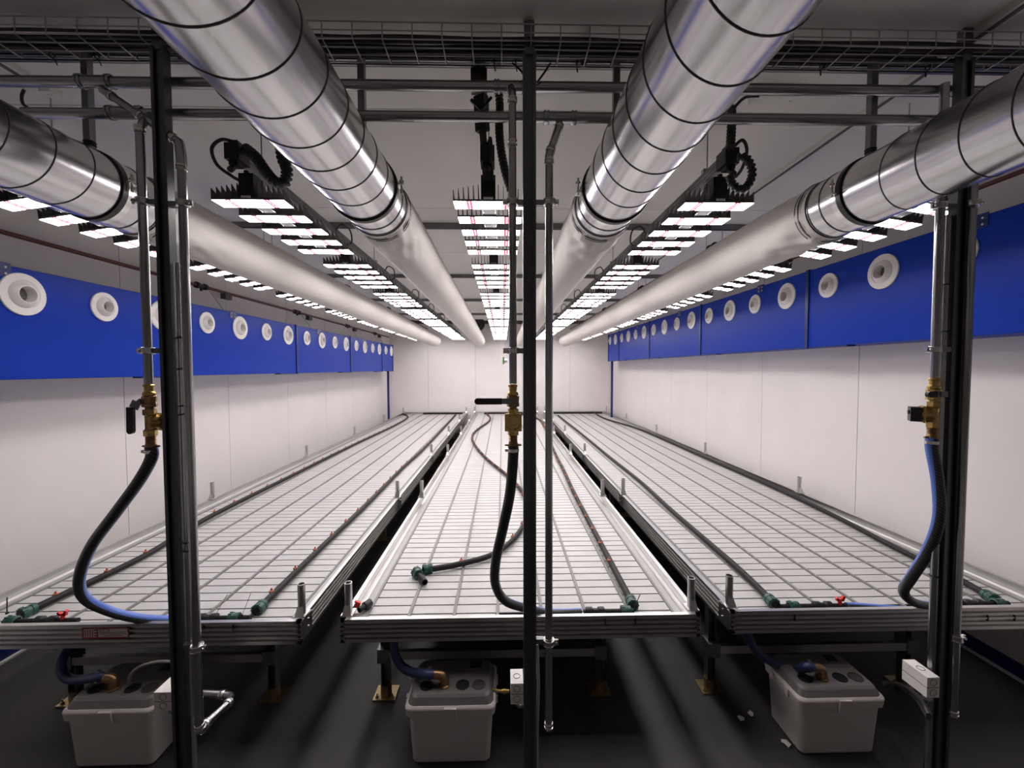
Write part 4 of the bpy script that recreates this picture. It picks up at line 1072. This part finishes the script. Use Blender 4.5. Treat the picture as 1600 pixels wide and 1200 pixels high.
def drain(label, e, pts, mat_='bluehose'):
    t = thing('drain_hose', label, 'hose', e, 'drain hoses from the benches to the pump tanks')
    b = MB(); b.tube(spline([e, e+Vector((-.03, 0, .001))]+pts, 8), .019, 14); b.build('hose', mat_, t)
    b = MB(); b.lathe(e+Vector((-.02, 0, 0)), (1, 0, 0), [(.019, 0), (.0215, 0), (.0215, .012), (.019, .012)], 16); b.box(e.x-.022, e.x-.008, e.y-.006, e.y+.006, e.z+.018, e.z+.03); b.build('hose_clip', 'chrome', t)
drain('black drain hose bending from the left bench down to the left pump tank', e1, [oY(112, 1062, 1.84), oY(97, 1050, 1.86), oY(97, 1030, 1.88), oY(112, 1008, 1.92), oY(125, 985, 1.95)])
drain('navy drain hose from the middle bench down to the middle pump tank', e2, [oY(640, 1049, 1.82), oY(624, 1036, 1.84), oY(616, 1015, 1.86), oY(616, 985, 1.90)])
drain('navy drain hose from the right bench down to the right pump tank', e3, [oY(1240, 1046, 1.84), oY(1205, 1034, 1.86), oY(1180, 1015, 1.88), oY(1165, 985, 1.90)])
b = MB(); b.tube(spline([oY(202, 1068, 1.80), oY(203, 1056, 1.79), oY(218, 1042, 1.78), oY(245, 1034, 1.77), oY(268, 1034, 1.76)], 6), .006, 8); b.lathe(oY(202, 1070, 1.82), (0, 0, 1), [(.014, -.01), (.014, .012), (.008, .02), (0, .02)], 10)
tag(b.build('cable', 'clear'), 'thin clear tube arching from the left pump tank lid to the left post', 'cable')
def jbox(side, x0, x1, z0, z1, y0, y1, label):
    t = thing('junction_box', label, 'junction box', ((x0+x1)/2, y0, z0), 'white junction boxes on the posts')
    b = MB(); b.box(x0, x1, y0, y1, z0, z1); b.build('case', 'box', t)
    b = MB(); b.box(x0-.001, x1+.001, y0-.001, y1+.001, z0+(z1-z0)*.5-.0008, z0+(z1-z0)*.5+.0008)
    for k_ in (-.25, .25):
        b.lathe(((x0+x1)/2, y0, (z0+z1)/2+(z1-z0)*k_), (0, -1, 0), [(.013, 0), (.013, .001), (.0115, .001), (.0115, 0)], 16)
        b.lathe(((x0+x1)/2, (y0+y1)/2, z1), (0, 0, 1), [(.013, 0), (.013, .001), (.0115, .001), (.0115, 0)], 16)
    b.build('knockout', 'clear' if False else 'lid', t)
    b = MB(); b.tube(spline([((x0+x1)/2, y0+.03, z0), ((x0+x1)/2, y0+.03, z0-.02), ((x0+x1)/2+.012, y0+.03, z0-.032), (x1+.005, y0+.035, z0-.03)], 5), .007, 8); b.build('cable_gland', 'clear', t)
p = oY(798, 1070, 1.48); q = oY(818, 1102, 1.48); jbox('centre', p.x, PX['centre']-.001, q.z, p.z, 1.485, 1.56, 'white junction box on the left side of the centre post below the bench')
p = oY(1449, 1059, 1.45); q = oY(1469, 1090, 1.45); jbox('right', p.x, p.x+.047, q.z, p.z, 1.45, 1.545, 'white junction box on the left side of the right post below the bench')
p = oY(238, 1084, 1.48); q = oY(264, 1112, 1.48); jbox('left', p.x, PX['left']-.001, q.z, p.z, 1.485, 1.60, 'white junction box on the left side of the left post below the bench')
b = MB(); b.tube(spline([oY(1380, 1069, 1.80), oY(1400, 1068, 1.76), oY(1425, 1080, 1.62), oY(1443, 1098, 1.48), oY(1452, 1118, 1.42)], 6), .009, 8)
b.tube(spline([oY(1378, 1064, 1.82), oY(1405, 1072, 1.74), oY(1430, 1090, 1.6), oY(1450, 1122, 1.43)], 6), .007, 8)
for k_, (u, v, Y) in enumerate(((1397, 1067, 1.77), (1418, 1077, 1.66))): b.torus(oY(u, v, Y), (1, -.8, -.5), .014, .003, 12, 4)
tag(b.build('cable', 'cable'), 'bundle of black cables from the right pump tank to the right post', 'cable')
# small brass stub beside the middle tank
p = oY(790, 1080, 1.75); b = MB(); b.lathe(p, (1, 0, 0), [(0, -.02), (.009, -.02), (.009, -.012), (.012, -.012), (.012, 0), (.009, 0), (.009, .015), (0, .015)], 12)
b.cyl(p+Vector((-.02, 0, 0)), p+Vector((-.07, .02, 0)), .006, 8)
tag(b.build('hose_connector', 'brass'), 'small brass connector between the middle pump tank and the centre junction box', 'connector')
# scraps
for u, v, s_, w_ in ((1172, 1117, .020, 'upper'), (1157, 1124, .024, 'middle'), (1228, 1162, .030, 'lower')):
    p = oZ(u, v, -ZC+.002); b = MB()
    n_ = 7; rr = random.Random(u)
    pts = [(p.x+math.cos(a_)*s_*rr.uniform(.4, 1), p.y+math.sin(a_)*s_*rr.uniform(.4, 1), .002+rr.uniform(0, .012)) for a_ in [2*math.pi*i_/n_ for i_ in range(n_)]]
    b.add(pts+[(p.x, p.y, .010)], [(i_, (i_+1) % n_, n_) for i_ in range(n_)])
    b.add([(x_, y_, z_-.001) for x_, y_, z_ in pts]+[(p.x, p.y, .008)], [((i_+1) % n_, i_, n_) for i_ in range(n_)])
    tag(b.build('plastic_scrap', 'paper'), 'crumpled plastic scrap on the floor left of the right pump tank, %s of three' % w_, 'scrap', 'plastic scraps on the floor')
